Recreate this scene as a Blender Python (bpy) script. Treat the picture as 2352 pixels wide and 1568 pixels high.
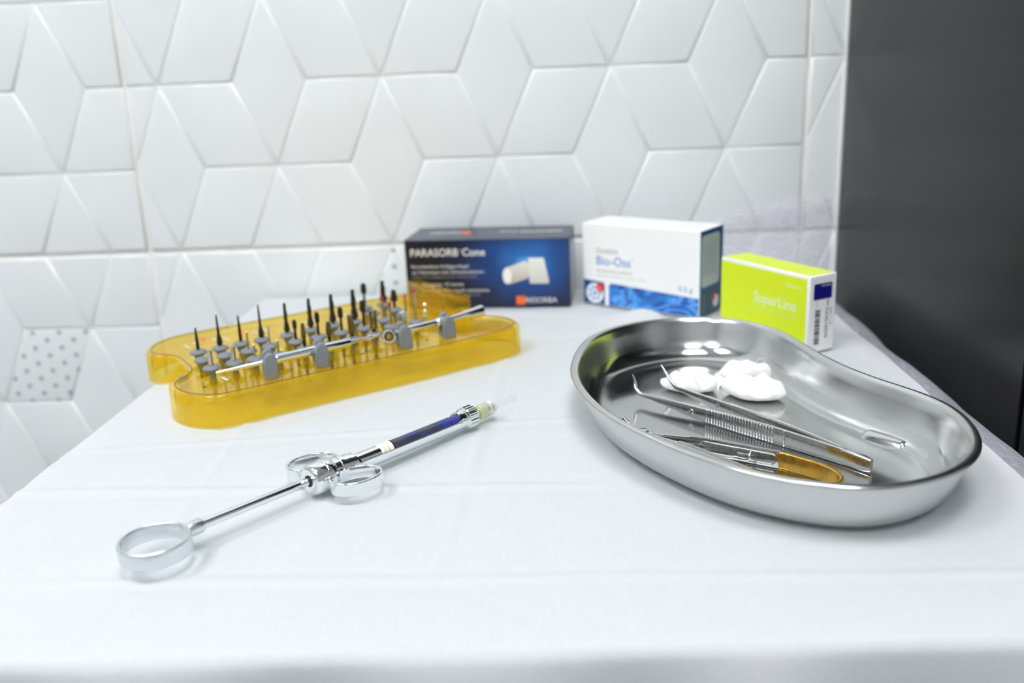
import bpy, bmesh, math, random
from mathutils import Vector, Matrix, noise
random.seed(7)
for o in list(bpy.data.objects): bpy.data.objects.remove(o)
scene = bpy.context.scene
COL = scene.collection
PI = math.pi

# ------------------------------------------------------------------ camera
TZ = 0.85                                   # height of the table top above the floor, m
FPX = 2100.0                                # focal length in pixels of the 2352 x 1568 frame
RX = Vector((0.9979596676, 0.0478478257, -0.0422739563))     # camera right
DN = Vector((-0.0270330974, -0.2831791691, -0.9586859600))   # camera down
FW = Vector((-0.0578421425, 0.9578727179, -0.2813079146))    # camera forward
CAM = Vector((354.776, -828.580, 190.582))                   # mm, table top z = 0, tiled wall y = 0
cd = bpy.data.cameras.new('camera')
cd.sensor_width = 36.0; cd.sensor_fit = 'HORIZONTAL'; cd.lens = 36.0*FPX/2352.0
cd.clip_start = 0.01; cd.clip_end = 50
cd.dof.use_dof = True; cd.dof.focus_distance = 0.468; cd.dof.aperture_fstop = 5.6
cam = bpy.data.objects.new('camera', cd); COL.objects.link(cam)
m = Matrix((RX, -DN, -FW)).transposed().to_4x4()
m.translation = Vector((CAM.x/1000, CAM.y/1000, CAM.z/1000 + TZ))
cam.matrix_world = m
scene.camera = cam

# ------------------------------------------------------------------ world, exposure
w = bpy.data.worlds.new('world'); scene.world = w; w.use_nodes = True
bg = w.node_tree.nodes['Background']; bg.inputs[0].default_value = (.80, .88, 1.0, 1); bg.inputs[1].default_value = .25
scene.view_settings.view_transform = 'Standard'; scene.view_settings.look = 'None'
scene.view_settings.gamma = 1.0; scene.view_settings.use_curve_mapping = False
scene.view_settings.exposure = 0.0
LAMP = 17.3                                 # strength of the ceiling panels

def tab(x, y, z=0.0):
    """pixel of the photograph -> point (mm) on the horizontal plane z above the table"""
    d = RX*((x-1176)/FPX) + DN*((y-784)/FPX) + FW
    return CAM + d*((z-CAM.z)/d.z)

# ------------------------------------------------------------------ materials
MATS = {}
def mat(name, color, rough=.5, metal=0.0, spec=.5, build=None, **kw):
    if name in MATS: return MATS[name]
    mt = bpy.data.materials.new(name); mt.use_nodes = True
    nt = mt.node_tree; b = nt.nodes['Principled BSDF']
    b.inputs['Base Color'].default_value = (*color, 1); b.inputs['Roughness'].default_value = rough
    b.inputs['Metallic'].default_value = metal; b.inputs['Specular IOR Level'].default_value = spec
    for k, v in kw.items(): b.inputs[k].default_value = v
    if build: build(nt, b)
    mt.diffuse_color = (*color, 1)
    MATS[name] = mt
    return mt
def nd(nt, typ, **kw):
    n = nt.nodes.new(typ)
    for k, v in kw.items(): setattr(n, k, v)
    return n
def math_n(nt, op, a, b=None, c=None):
    n = nd(nt, 'ShaderNodeMath', operation=op)
    for i, v in enumerate((a, b, c)):
        if v is None: continue
        if isinstance(v, (int, float)): n.inputs[i].default_value = v
        else: nt.links.new(v, n.inputs[i])
    return n.outputs[0]
def noise_n(nt, scale, detail=3, vec=None, rough=.5):
    n = nd(nt, 'ShaderNodeTexNoise'); n.inputs['Scale'].default_value = scale; n.inputs['Detail'].default_value = detail
    n.inputs['Roughness'].default_value = rough
    if vec is None:
        tc = nd(nt, 'ShaderNodeTexCoord'); vec = tc.outputs['Object']
    nt.links.new(vec, n.inputs['Vector'])
    return n
def ramp(nt, fac, stops):
    r = nd(nt, 'ShaderNodeValToRGB'); els = r.color_ramp.elements
    while len(els) > 1: els.remove(els[0])
    els[0].position = stops[0][0]; els[0].color = (*stops[0][1], 1)
    for p, c in stops[1:]:
        e = els.new(p); e.color = (*c, 1)
    nt.links.new(fac, r.inputs[0]); return r.outputs[0]
def bump(nt, b, h, strength, dist=.001):
    n = nd(nt, 'ShaderNodeBump'); n.inputs['Strength'].default_value = strength; n.inputs['Distance'].default_value = dist
    nt.links.new(h, n.inputs['Height']); nt.links.new(n.outputs[0], b.inputs['Normal'])
def smudge(lo, hi, scale):
    def f(nt, b):
        n = noise_n(nt, scale, 4)
        mr = nd(nt, 'ShaderNodeMapRange'); mr.inputs[1].default_value = .3; mr.inputs[2].default_value = .7
        mr.inputs[3].default_value = lo; mr.inputs[4].default_value = hi
        nt.links.new(n.outputs[0], mr.inputs[0]); nt.links.new(mr.outputs[0], b.inputs['Roughness'])
    return f
def speck(amount, scale):
    def f(nt, b):
        n = noise_n(nt, scale, 4); c = b.inputs['Base Color'].default_value
        o = ramp(nt, n.outputs[0], [(.3, tuple(x*(1-amount) for x in c[:3])), (.7, tuple(min(1, x*(1+amount*.4)) for x in c[:3]))])
        nt.links.new(o, b.inputs['Base Color'])
    return f
tile_m = mat('glazed tile', (.83, .862, .862), .22, build=speck(.03, 14))
grout_m = mat('grout', (.90, .89, .84), .9, build=speck(.08, 60))
chrome = mat('chrome', (.86, .88, .90), .06, 1, build=smudge(.04, .10, 300))
satin = mat('satin chrome', (.74, .78, .80), .30, 1, build=smudge(.26, .36, 300))
steel = mat('instrument steel', (.70, .70, .69), .16, 1, build=smudge(.12, .22, 400))
def dish_b(nt, b):
    smudge(.07, .17, 40)(nt, b)
dish_wall = mat('satin dish steel', (.63, .64, .635), .2, 1, build=smudge(.17, .25, 40))
dish_m = mat('polished dish steel', (.58, .59, .59), .12, 1, build=dish_b)
gold = mat('gold plating', (.86, .52, .10), .24, 1, build=smudge(.2, .3, 300))
bur = mat('black coated bur', (.045, .042, .038), .32, .6, build=speck(.3, 900))
burb = mat('bronze coated bur', (.22, .17, .09), .28, 1, build=speck(.3, 900))
nickel = mat('nickel post', (.62, .56, .44), .22, 1, build=speck(.2, 700))
red_m = mat('red band', (.55, .02, .05), .35)
rubber = mat('grey silicone', (.20, .225, .25), .55, build=speck(.08, 900))
white_pl = mat('white plastic', (.85, .85, .83), .35)
ivory = mat('ivory rubber', (.83, .80, .70), .45)
black_pl = mat('black print', (.01, .01, .012), .5)
def lam(nt, b):
    tc = nd(nt, 'ShaderNodeTexCoord'); mp = nd(nt, 'ShaderNodeMapping'); mp.inputs['Scale'].default_value = (60, 60, 4)
    nt.links.new(tc.outputs['Object'], mp.inputs[0]); n = noise_n(nt, 6, 4, mp.outputs[0])
    o = ramp(nt, n.outputs[0], [(.3, (.004, .004, .005)), (.7, (.006, .006, .007))]); nt.links.new(o, b.inputs['Base Color'])
laminate = mat('black laminate', (.012, .012, .013), .24, spec=.2, build=lam)
frame_m = mat('white lacquer', (.8, .8, .8), .4, build=speck(.03, 20))
paint = mat('grey wall paint', (.50, .51, .52), .8, build=speck(.04, 6))
floor_m = mat('grey vinyl floor', (.22, .22, .23), .4, build=speck(.1, 30))
ceil_m = mat('ceiling paint', (.82, .82, .82), .85, build=speck(.03, 8))

def shader_mat(name, fn, vc=(.8, .8, .8)):
    mt = bpy.data.materials.new(name); mt.use_nodes = True; nt = mt.node_tree; nt.nodes.clear()
    out = nd(nt, 'ShaderNodeOutputMaterial'); nt.links.new(fn(nt), out.inputs[0]); mt.diffuse_color = (*vc, 1); MATS[name] = mt
    return mt
def mix(nt, fac, a, b):
    n = nd(nt, 'ShaderNodeMixShader')
    if isinstance(fac, (int, float)): n.inputs[0].default_value = fac
    else: nt.links.new(fac, n.inputs[0])
    nt.links.new(a, n.inputs[1]); nt.links.new(b, n.inputs[2]); return n.outputs[0]
def bs(nt, typ, color, rough=None):
    n = nd(nt, typ); n.inputs['Color'].default_value = (*color, 1)
    if rough is not None: n.inputs['Roughness'].default_value = rough
    return n.outputs[0]
def clear_plastic(tint, body, bodyfac, rough=.04, ior=1.5, gl=(1, 1, 1)):
    def f(nt):
        tr = bs(nt, 'ShaderNodeBsdfTransparent', tint)
        df = bs(nt, 'ShaderNodeBsdfDiffuse', body); tl = bs(nt, 'ShaderNodeBsdfTranslucent', body)
        core = mix(nt, bodyfac, tr, mix(nt, .5, df, tl))
        ge = nd(nt, 'ShaderNodeNewGeometry')      # same reflectance on both sides of the thin wall
        fr = nd(nt, 'ShaderNodeFresnel'); nt.links.new(math_n(nt, 'MULTIPLY_ADD', ge.outputs['Backfacing'], 1/ior-ior, ior), fr.inputs['IOR'])
        return mix(nt, fr.outputs[0], core, bs(nt, 'ShaderNodeBsdfGlossy', gl, rough))
    return f
amber = shader_mat('amber plastic', clear_plastic((1.0, .912, .39), (1.0, .68, .03), .12, .03, 1.4, (1, .93, .75)), (.9, .6, .1))
glass_m = shader_mat('greenish glass', clear_plastic((.80, .94, .88), (.7, .9, .85), .06), (.8, .9, .9))
vial_m = shader_mat('vial glass', clear_plastic((.93, .95, .98), (.9, .9, .9), .02, .02), (.9, .9, .95))
hub_m = shader_mat('yellow green plastic', clear_plastic((.85, .92, .45), (.72, .80, .30), .6, .15), (.8, .9, .4))
cap_m = shader_mat('milky plastic', clear_plastic((.95, .96, .88), (.90, .92, .84), .65, .12), (.9, .9, .85))
sheath_m = shader_mat('clear sheath', clear_plastic((.985, .985, .985), (.9, .9, .9), .03, .2, 1.15), (.9, .9, .9))
liquid_m = mat('dark liquid', (.055, .06, .08), .12)

def cloth_shader(opac_lo, opac_hi, c0=(.80, .805, .845), c1=(.825, .83, .865)):
    def f(nt):
        tc = nd(nt, 'ShaderNodeTexCoord')
        n1 = noise_n(nt, 520, 4, tc.outputs['Object'], .7)
        mp = nd(nt, 'ShaderNodeMapping'); mp.inputs['Scale'].default_value = (90, 700, 300); mp.inputs['Rotation'].default_value = (0, 0, .5)
        nt.links.new(tc.outputs['Object'], mp.inputs[0]); n2 = noise_n(nt, 1.0, 5, mp.outputs[0], .7)
        mp2 = nd(nt, 'ShaderNodeMapping'); mp2.inputs['Scale'].default_value = (700, 90, 300); mp2.inputs['Rotation'].default_value = (0, 0, .4)
        nt.links.new(tc.outputs['Object'], mp2.inputs[0]); n3 = noise_n(nt, 1.0, 5, mp2.outputs[0], .7)
        fib = math_n(nt, 'MAXIMUM', n2.outputs[0], n3.outputs[0])
        fac = nd(nt, 'ShaderNodeMapRange'); nt.links.new(fib, fac.inputs[0])
        fac.inputs[1].default_value = .42; fac.inputs[2].default_value = .68; fac.inputs[3].default_value = opac_lo; fac.inputs[4].default_value = opac_hi
        col = ramp(nt, n1.outputs[0], [(.3, c0), (.7, c1)])
        df = nd(nt, 'ShaderNodeBsdfDiffuse'); nt.links.new(col, df.inputs[0])
        tl = nd(nt, 'ShaderNodeBsdfTranslucent'); nt.links.new(col, tl.inputs[0])
        bp = nd(nt, 'ShaderNodeBump'); bp.inputs['Strength'].default_value = .06; bp.inputs['Distance'].default_value = .0004
        nt.links.new(fib, bp.inputs['Height']); nt.links.new(bp.outputs[0], df.inputs['Normal'])
        return mix(nt, fac.outputs[0], bs(nt, 'ShaderNodeBsdfTransparent', (1, 1, 1)), mix(nt, .3, df.outputs[0], tl.outputs[0]))
    return f
cloth_m = shader_mat('nonwoven cloth', cloth_shader(.955, .995), (.87, .88, .93))
veil_m = shader_mat('veil of nonwoven', cloth_shader(.22, .46, (.78, .75, .88), (.84, .81, .92)), (.8, .8, .9))
thin_m = shader_mat('single layer nonwoven', cloth_shader(.34, .60, (.78, .75, .87), (.83, .80, .90)), (.8, .8, .9))
gauze_m = mat('cotton gauze', (.86, .87, .87), .95, build=lambda nt, b: bump(nt, b, noise_n(nt, 900, 4).outputs[0], .5, .0006), **{'Subsurface Weight': .25, 'Subsurface Scale': .003})
lamp_m = bpy.data.materials.new('lit diffuser'); lamp_m.use_nodes = True
lb = lamp_m.node_tree.nodes['Principled BSDF']; lb.inputs['Base Color'].default_value = (.9, .9, .9, 1)
lb.inputs['Emission Color'].default_value = (.972, .988, 1.0, 1); lb.inputs['Emission Strength'].default_value = LAMP

# ------------------------------------------------------------------ mesh helpers (all in mm)
class G:
    def __init__(s): s.v = []; s.f = []
    def add(s, vf):
        n = len(s.v); s.v += [Vector(p) for p in vf[0]]; s.f += [tuple(i+n for i in q) for q in vf[1]]; return s
def xf(vf, M): return [M @ Vector(p) for p in vf[0]], vf[1]
def mk(name, vf, material, parent=None, smooth=True, org=(0, 0, 0), bevel=0, seg=2, sub=0, angle=40):
    if isinstance(vf, G): vf = (vf.v, vf.f)
    me = bpy.data.meshes.new(name); o3 = Vector(org)
    me.from_pydata([tuple((Vector(p)-o3)*.001) for p in vf[0]], [], vf[1])
    bm = bmesh.new(); bm.from_mesh(me); bmesh.ops.recalc_face_normals(bm, faces=bm.faces); bm.to_mesh(me); bm.free()
    me.materials.append(material)
    if smooth:
        me.polygons.foreach_set('use_smooth', [True]*len(me.polygons))
        try: me.set_sharp_from_angle(angle=math.radians(angle))
        except Exception: pass
        for pg in me.polygons:
            if len(pg.vertices) > 20: pg.use_smooth = False      # large flat faces stay flat
    o = bpy.data.objects.new(name, me); COL.objects.link(o)
    if parent: o.parent = parent
    if bevel:
        b = o.modifiers.new('bevel', 'BEVEL'); b.width = bevel*.001; b.segments = seg; b.limit_method = 'ANGLE'; b.angle_limit = math.radians(35)
    if sub:
        s = o.modifiers.new('sub', 'SUBSURF'); s.levels = sub; s.render_levels = sub
    return o
def box(x0, x1, y0, y1, z0, z1):
    v = [(x, y, z) for z in (z0, z1) for x, y in ((x0, y0), (x1, y0), (x1, y1), (x0, y1))]
    return v, [(3, 2, 1, 0), (4, 5, 6, 7), (0, 1, 5, 4), (1, 2, 6, 5), (2, 3, 7, 6), (3, 0, 4, 7)]
def lathe(prof, n=28, rf=None, caps=True, closed=False):
    """profile of (t along local z, r)"""
    v = []; f = []; k = len(prof)
    for i, (t, r) in enumerate(prof):
        for j in range(n):
            a = 2*PI*j/n; rr = r*(rf(i, j) if rf else 1); v.append((rr*math.cos(a), rr*math.sin(a), t))
    for i in range(k if closed else k-1):
        i2 = (i+1) % k
        for j in range(n):
            f.append((i*n+j, i*n+(j+1) % n, i2*n+(j+1) % n, i2*n+j))
    if caps and not closed:
        f.append(tuple(range(n-1, -1, -1))); f.append(tuple((k-1)*n+j for j in range(n)))
    return v, f
def axis(p0, p1):
    """matrix taking local z to the direction p0->p1, origin at p0; local y as close to up as possible"""
    z = (Vector(p1)-Vector(p0)).normalized(); up = Vector((0, 0, 1)) if abs(z.z) < .95 else Vector((0, 1, 0))
    x = up.cross(z).normalized(); y = z.cross(x)
    M = Matrix((x, y, z)).transposed().to_4x4(); M.translation = Vector(p0); return M
def rrect(w, h, r=None, n=3):
    r = min(w, h)*.25 if r is None else min(r, w/2*.99, h/2*.99); out = []
    for cx, cy, a0 in ((w/2-r, h/2-r, 0), (-w/2+r, h/2-r, 90), (-w/2+r, -h/2+r, 180), (w/2-r, -h/2+r, 270)):
        for i in range(n+1):
            a = math.radians(a0+90*i/n); out.append((cx+r*math.cos(a), cy+r*math.sin(a)))
    return out
def sweep(path, secs, up=(0, 0, 1), closed=False):
    v = []; f = []; n = len(secs[0]); k = len(path); P = [Vector(p) for p in path]; up = Vector(up)
    for i in range(k):
        a = P[(i-1) % k] if (i or closed) else P[0]; b = P[(i+1) % k] if (i < k-1 or closed) else P[k-1]
        t = (b-a).normalized(); s = t.cross(up)
        s = s.normalized() if s.length > 1e-6 else Vector((1, 0, 0)); u = s.cross(t)
        v += [P[i]+s*q[0]+u*q[1] for q in secs[i]]
    for i in range(k if closed else k-1):
        i2 = (i+1) % k
        for j in range(n): f.append((i*n+j, i*n+(j+1) % n, i2*n+(j+1) % n, i2*n+j))
    if not closed:
        f.append(tuple(range(n-1, -1, -1))); f.append(tuple((k-1)*n+j for j in range(n)))
    return v, f
def crom(P, per=8, closed=False):
    P = [Vector(p) for p in P]; n = len(P); out = []
    for i in range(n if closed else n-1):
        g = lambda k: P[k % n] if closed else P[max(0, min(n-1, k))]
        a, b, c, d = g(i-1), g(i), g(i+1), g(i+2)
        for j in range(per):
            t = j/per; out.append(.5*((2*b)+(c-a)*t+(2*a-5*b+4*c-d)*t*t+(3*b-a-3*c+d)*t**3))
    if not closed: out.append(P[-1])
    return out
def prism(poly, z0, z1):
    n = len(poly); v = [(p[0], p[1], z0) for p in poly]+[(p[0], p[1], z1) for p in poly]
    return v, [tuple(range(n-1, -1, -1)), tuple(range(n, 2*n))]+[(i, (i+1) % n, n+(i+1) % n, n+i) for i in range(n)]
def inset(poly, d):
    """offset a ccw closed 2d outline inwards by d"""
    n = len(poly); out = []
    for i in range(n):
        a = Vector(poly[i-1][:2]); b = Vector(poly[i][:2]); c = Vector(poly[(i+1) % n][:2])
        e1 = (b-a).normalized(); e2 = (c-b).normalized(); n1 = Vector((-e1.y, e1.x)); n2 = Vector((-e2.y, e2.x))
        m_ = n1+n2; m_ = m_/max(.35, m_.dot(n1)) if m_.length > 1e-6 else n1
        out.append((b.x+m_.x*d, b.y+m_.y*d))
    return out
def rings(loops, cap0=True, cap1=True):
    n = len(loops[0]); v = [p for L in loops for p in L]; f = []
    for i in range(len(loops)-1):
        for j in range(n): f.append((i*n+j, i*n+(j+1) % n, (i+1)*n+(j+1) % n, (i+1)*n+j))
    if cap0: f.append(tuple(range(n-1, -1, -1)))
    if cap1: f.append(tuple((len(loops)-1)*n+j for j in range(n)))
    return v, f
def text_vf(s, width=None, cap=None, align='L', sx=1.0, bold=0.0):
    """flat lettering: verts in mm in the xy plane, baseline at y = 0, left at x = 0"""
    cu = bpy.data.curves.new('t', 'FONT'); cu.body = s; cu.size = 10; cu.resolution_u = 3; cu.offset = bold
    o = bpy.data.objects.new('t', cu); COL.objects.link(o)
    dg = bpy.context.evaluated_depsgraph_get(); me = bpy.data.meshes.new_from_object(o.evaluated_get(dg))
    v = [p.co.copy() for p in me.vertices]; f = [tuple(p.vertices) for p in me.polygons]
    bpy.data.objects.remove(o); bpy.data.curves.remove(cu); bpy.data.meshes.remove(me)
    x0 = min(p.x for p in v); x1 = max(p.x for p in v)
    ky = (cap/7.3) if cap else None; kx = (width/(x1-x0)) if width else None
    if ky is None: ky = kx
    if kx is None: kx = ky*sx
    return [Vector(((p.x-x0)*kx, p.y*ky, 0)) for p in v], f
def quad(x0, y0, x1, y1): return [Vector((x0, y0, 0)), Vector((x1, y0, 0)), Vector((x1, y1, 0)), Vector((x0, y1, 0))], [(0, 1, 2, 3)]
def poly2(P): return [Vector((p[0], p[1], 0)) for p in P], [tuple(range(len(P)))]
def disc(cx, cy, rx, ry=None, n=32):
    ry = ry or rx; return poly2([(cx+rx*math.cos(2*PI*i/n), cy+ry*math.sin(2*PI*i/n)) for i in range(n)])
def at2(vf, dx, dy): return [p+Vector((dx, dy, 0)) for p in vf[0]], vf[1]

def empty(name, loc_mm, rz=0.0, ry=0.0):
    o = bpy.data.objects.new(name, None); COL.objects.link(o); o.empty_display_size = .02
    o.location = (loc_mm[0]/1000, loc_mm[1]/1000, loc_mm[2]/1000+TZ); o.rotation_euler = (0, ry, rz); return o
def tag(o, label=None, cat=None, group=None, kind=None):
    if label: o['label'] = label
    if cat: o['category'] = cat
    if group: o['group'] = group
    if kind: o['kind'] = kind
    return o
def world0(o):                               # a top-level mesh whose verts are already in table mm
    o.location.z = TZ; return o
FLOOR = -TZ*1000

# ------------------------------------------------------------------ room shell
XL, XR, YF, ZC = -1600., 2200., -3400., 1850.
tag(world0(mk('floor', box(XL, XR, YF, 60, FLOOR-40, FLOOR), floor_m, smooth=False)), kind='structure')
tag(world0(mk('ceiling', box(XL, XR, YF, 60, ZC, ZC+40), ceil_m, smooth=False)), kind='structure')
tag(world0(mk('wall_left', box(XL-40, XL, YF, 60, FLOOR, ZC), paint, smooth=False)), kind='structure')
tag(world0(mk('wall_right', box(XR, XR+40, YF, 60, FLOOR, ZC), paint, smooth=False)), kind='structure')
tag(world0(mk('wall_front', box(XL, XR, YF-40, YF, FLOOR, ZC), paint, smooth=False)), kind='structure')
# tiled back wall: backing > ceramic_tile > rhombus relief
W = 66.7; H = 73.63                          # lattice pitch of the relief pattern
Z0 = (4.0*W)                                 # height (mm) of pattern row 0 above the table
wall = tag(world0(mk('wall_back', box(XL, XR, 1.3, 60, FLOOR, ZC), grout_m, smooth=False)), kind='structure')
def clip(poly, x0, x1, z0, z1):
    for ax, lim, sg in ((0, x0, 1), (0, x1, -1), (1, z0, 1), (1, z1, -1)):
        out = []
        for i in range(len(poly)):
            a, b = poly[i-1], poly[i]; da = (a[ax]-lim)*sg; db = (b[ax]-lim)*sg
            if da*db < 0:
                t = da/(da-db); out.append((a[0]+(b[0]-a[0])*t, a[1]+(b[1]-a[1])*t))
            if db >= 0: out.append(b)
        poly = out
        if len(poly) < 3: return []
    return poly
def area(p): return sum(p[i-1][0]*p[i][1]-p[i][0]*p[i-1][1] for i in range(len(p)))/2
def facet(poly, tilt):
    """a rhombus standing proud of the glaze, softly bevelled, its face a touch inclined"""
    if area(poly) < 0: poly = poly[::-1]
    cx = sum(p[0] for p in poly)/len(poly); cz = sum(p[1] for p in poly)/len(poly)
    def yy(p, base): return base+tilt[0]*(p[0]-cx)/W+tilt[1]*(p[1]-cz)/H
    L = []
    for d, b in ((.35, .1), (.9, -.75), (1.7, -1.25), (2.6, -1.4)):
        q = inset(poly, d)
        L.append([(p[0], yy(p, b) if d > .5 else b, p[1]) for p in q])
    return rings(L, cap0=False)
def decor_b(nt, b):
    tc = nd(nt, 'ShaderNodeTexCoord'); sp = nd(nt, 'ShaderNodeSeparateXYZ'); nt.links.new(tc.outputs['Object'], sp.inputs[0])
    a, c = .0265, .0154
    def lat(ox, oz):
        u = math_n(nt, 'SUBTRACT', math_n(nt, 'FRACT', math_n(nt, 'ADD', math_n(nt, 'DIVIDE', sp.outputs[0], a), 40+ox)), .5)
        v = math_n(nt, 'SUBTRACT', math_n(nt, 'FRACT', math_n(nt, 'ADD', math_n(nt, 'DIVIDE', sp.outputs[2], c), 40+oz)), .5)
        u = math_n(nt, 'MULTIPLY', u, a); v = math_n(nt, 'MULTIPLY', v, c)
        d = math_n(nt, 'SQRT', math_n(nt, 'ADD', math_n(nt, 'MULTIPLY', u, u), math_n(nt, 'MULTIPLY', v, v)))
        an = math_n(nt, 'ARCTAN2', v, u)
        s = math_n(nt, 'ABSOLUTE', math_n(nt, 'SINE', math_n(nt, 'MULTIPLY', an, 6.0)))
        return d, math_n(nt, 'MULTIPLY', s, d)
    d1, s1 = lat(0, 0); d2, s2 = lat(.5, .5)
    near = math_n(nt, 'LESS_THAN', d1, d2)
    d = math_n(nt, 'MINIMUM', d1, d2)
    sl = math_n(nt, 'ADD', math_n(nt, 'MULTIPLY', near, s1), math_n(nt, 'MULTIPLY', math_n(nt, 'SUBTRACT', 1.0, near), s2))
    dot = math_n(nt, 'LESS_THAN', d, .0022); lin = math_n(nt, 'LESS_THAN', sl, .0010)
    k = math_n(nt, 'ADD', math_n(nt, 'MULTIPLY', dot, .55), math_n(nt, 'MULTIPLY', lin, .22))
    o = ramp(nt, k, [(0, (.83, .855, .855)), (.22, (.66, .70, .71)), (.60, (.33, .37, .39)), (1, (.30, .34, .36))])
    nt.links.new(o, b.inputs['Base Color'])
decor_m = mat('printed decor tile', (.7, .74, .75), .22, build=decor_b)
JX0 = -.465*W; JZ0 = Z0-3.03*H; TW = 9.0*W; TH = 4.07*H; GAP = 1.5
TILT = {0: (.14, .2), 1: (.0, -.22), 2: (-.2, .14)}
rest = G(); cnt = 0
XWALL = 9.01*W
for ix in range(-3, 2):
    for iz in range(-5, 7):
        x0 = JX0+ix*TW+GAP; x1 = JX0+(ix+1)*TW-GAP; z1 = JZ0-iz*TH-GAP; z0 = JZ0-(iz+1)*TH+GAP
        x0 = max(x0, XL+5); x1 = min(x1, XWALL+130)
        z0 = max(z0, FLOOR+3); z1 = min(z1, ZC-3)
        if x1-x0 < 20 or z1-z0 < 20: continue
        near = ix in (-1, 0, 1) and iz in (-2, -1, 0)
        slab = prism(inset([(x0, z0), (x1, z0), (x1, z1), (x0, z1)], 0), 0, 1.3)
        slab = ([(p[0], p[2], p[1]) for p in slab[0]], slab[1])
        if near: so = mk('ceramic_tile', slab, tile_m, wall, bevel=.6)
        else: rest.add(slab)
        r0 = int((Z0-z1)/H)-3; r1 = int((Z0-z0)/H)+3
        for r in range(r0, r1):
            for i3 in range(int(x0/W/3)-3, int(x1/W/3)+3):
                i = 3*i3+(0 if r % 2 else -1.5)
                for kind, off in ((0, ((0, 0), (1, 0), (1.5, 1), (.5, 1))), (1, ((0, 0), (.5, 1), (0, 2), (-.5, 1))), (2, ((0, 0), (-.5, 1), (-1.5, 1), (-1, 0)))):
                    P = clip([((i+a)*W, Z0-(r+b)*H) for a, b in off], x0, x1, z0, z1)
                    if len(P) < 3 or abs(area(P)) < 160: continue
                    Q = []
                    for q in P:
                        if not Q or (Vector(q)-Vector(Q[-1])).length > 1.5: Q.append(q)
                    if (Vector(Q[0])-Vector(Q[-1])).length < 1.5: Q.pop()
                    if len(Q) < 3: continue
                    show = near and min(q[0] for q in Q) > -460 and max(q[1] for q in Q) > -330 and min(q[1] for q in Q) < 420
                    fv = facet(Q, TILT[kind])
                    if show:
                        dec = (kind == 2 and r == 4 and abs(i+1.5) < .1) or (kind == 1 and r == 3 and abs(i-3) < .1)
                        mk('rhombus_relief', fv, decor_m if dec else tile_m, so, angle=80); cnt += 1
                    else: rest.add(fv)
tag(mk('far_tiling', rest, tile_m, wall, angle=80), kind='stuff')
print('rhombi', cnt)

# ------------------------------------------------------------------ ceiling lamps
lampspots = [(-750, -950), (450, -950), (-750, -2150), (450, -2150)]
for i, (lx, ly) in enumerate(lampspots):
    t = tag(empty('ceiling_light', (lx, ly, ZC)), ['square white ceiling light panel over the left of the tiled wall', 'square white ceiling light panel over the table', 'square white ceiling light panel behind the camera on the left', 'square white ceiling light panel behind the camera on the right'][i], 'ceiling light', 'ceiling light panels')
    fr = G()
    for a in (box(-310, 310, -310, -295, -22, 0), box(-310, 310, 295, 310, -22, 0), box(-310, -295, -295, 295, -22, 0), box(295, 310, -295, 295, -22, 0)): fr.add(a)
    mk('frame', fr, frame_m, t, smooth=False); mk('diffuser', box(-295, 295, -295, 295, -16, -8), lamp_m, t, smooth=False)

# ------------------------------------------------------------------ black cabinet on the right
cab = tag(empty('tall_cabinet', (XWALL, -1.5, FLOOR)), 'tall black laminate cabinet standing right of the table against the tiled wall', 'cabinet')
CH = -FLOOR+1250
mk('side_panel', box(0, 18, -346, -4, 0, CH), laminate, cab, bevel=.6)
mk('back_panel', box(18, 620, -10, -4, 0, CH), laminate, cab, smooth=False)
mk('side_panel', box(602, 620, -346, -4, 0, CH), laminate, cab, bevel=.6)
mk('top_panel', box(18, 602, -346, -10, CH-18, CH), laminate, cab, smooth=False)
for a in (1, 310.5):
    d = mk('door', box(a, a+308, -367, -348.5, 20, CH-1), laminate, cab, bevel=.6)
    hx = a+280 if a < 100 else a+20
    mk('handle', box(hx, hx+10, -395, -367, 900, 1080), satin, d, bevel=2)
mk('plinth', box(10, 610, -330, -12, 0, 20), laminate, cab, smooth=False)
tr1 = tag(world0(mk('trim_1', box(XWALL-2.2, XWALL-.2, -4, 1.2, FLOOR, ZC-4), white_pl, smooth=False, bevel=1)), kind='structure')

# ------------------------------------------------------------------ table under the cloth
TX0, TX1, TY0, TY1 = 80., 566., -556., -12.
tb = tag(empty('trolley_table', ((TX0+TX1)/2, (TY0+TY1)/2, FLOOR)), 'glass-topped trolley table covered by the white cloth in front of the tiled wall', 'table')
cx, cy = (TX0+TX1)/2, (TY0+TY1)/2; hx, hy = (TX1-TX0)/2, (TY1-TY0)/2; th = -FLOOR
mk('glass_top', prism([(-hx, -hy-2.2), (hx, -hy+12.2), (hx, hy), (-hx, hy)], th-11, th-5), glass_m, tb, bevel=1)
mk('tabletop_board', prism([(-hx+14, -hy+12), (hx-14, -hy+26), (hx-14, hy-14), (-hx+14, hy-14)], th-29, th-11.2), frame_m, tb, smooth=False)
mk('shelf', box(-hx+14, hx-14, -hy+14, hy-14, th-520, th-505), frame_m, tb, smooth=False)
for sx in (-1, 1):
    for sy in (-1, 1):
        lx, ly = sx*(hx-28), sy*(hy-28)
        lg = mk('leg', xf(lathe([(55, 12.5), (th-29.5, 12.5)], 20), Matrix.Translation((lx, ly, 0))), chrome, tb)
        mk('castor', xf(xf(lathe([(-10, 22), (-8, 25), (8, 25), (10, 22)], 24), Matrix.Rotation(PI/2, 4, 'X')), Matrix.Translation((lx, ly, 25.2))), black_pl, lg)

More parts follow.
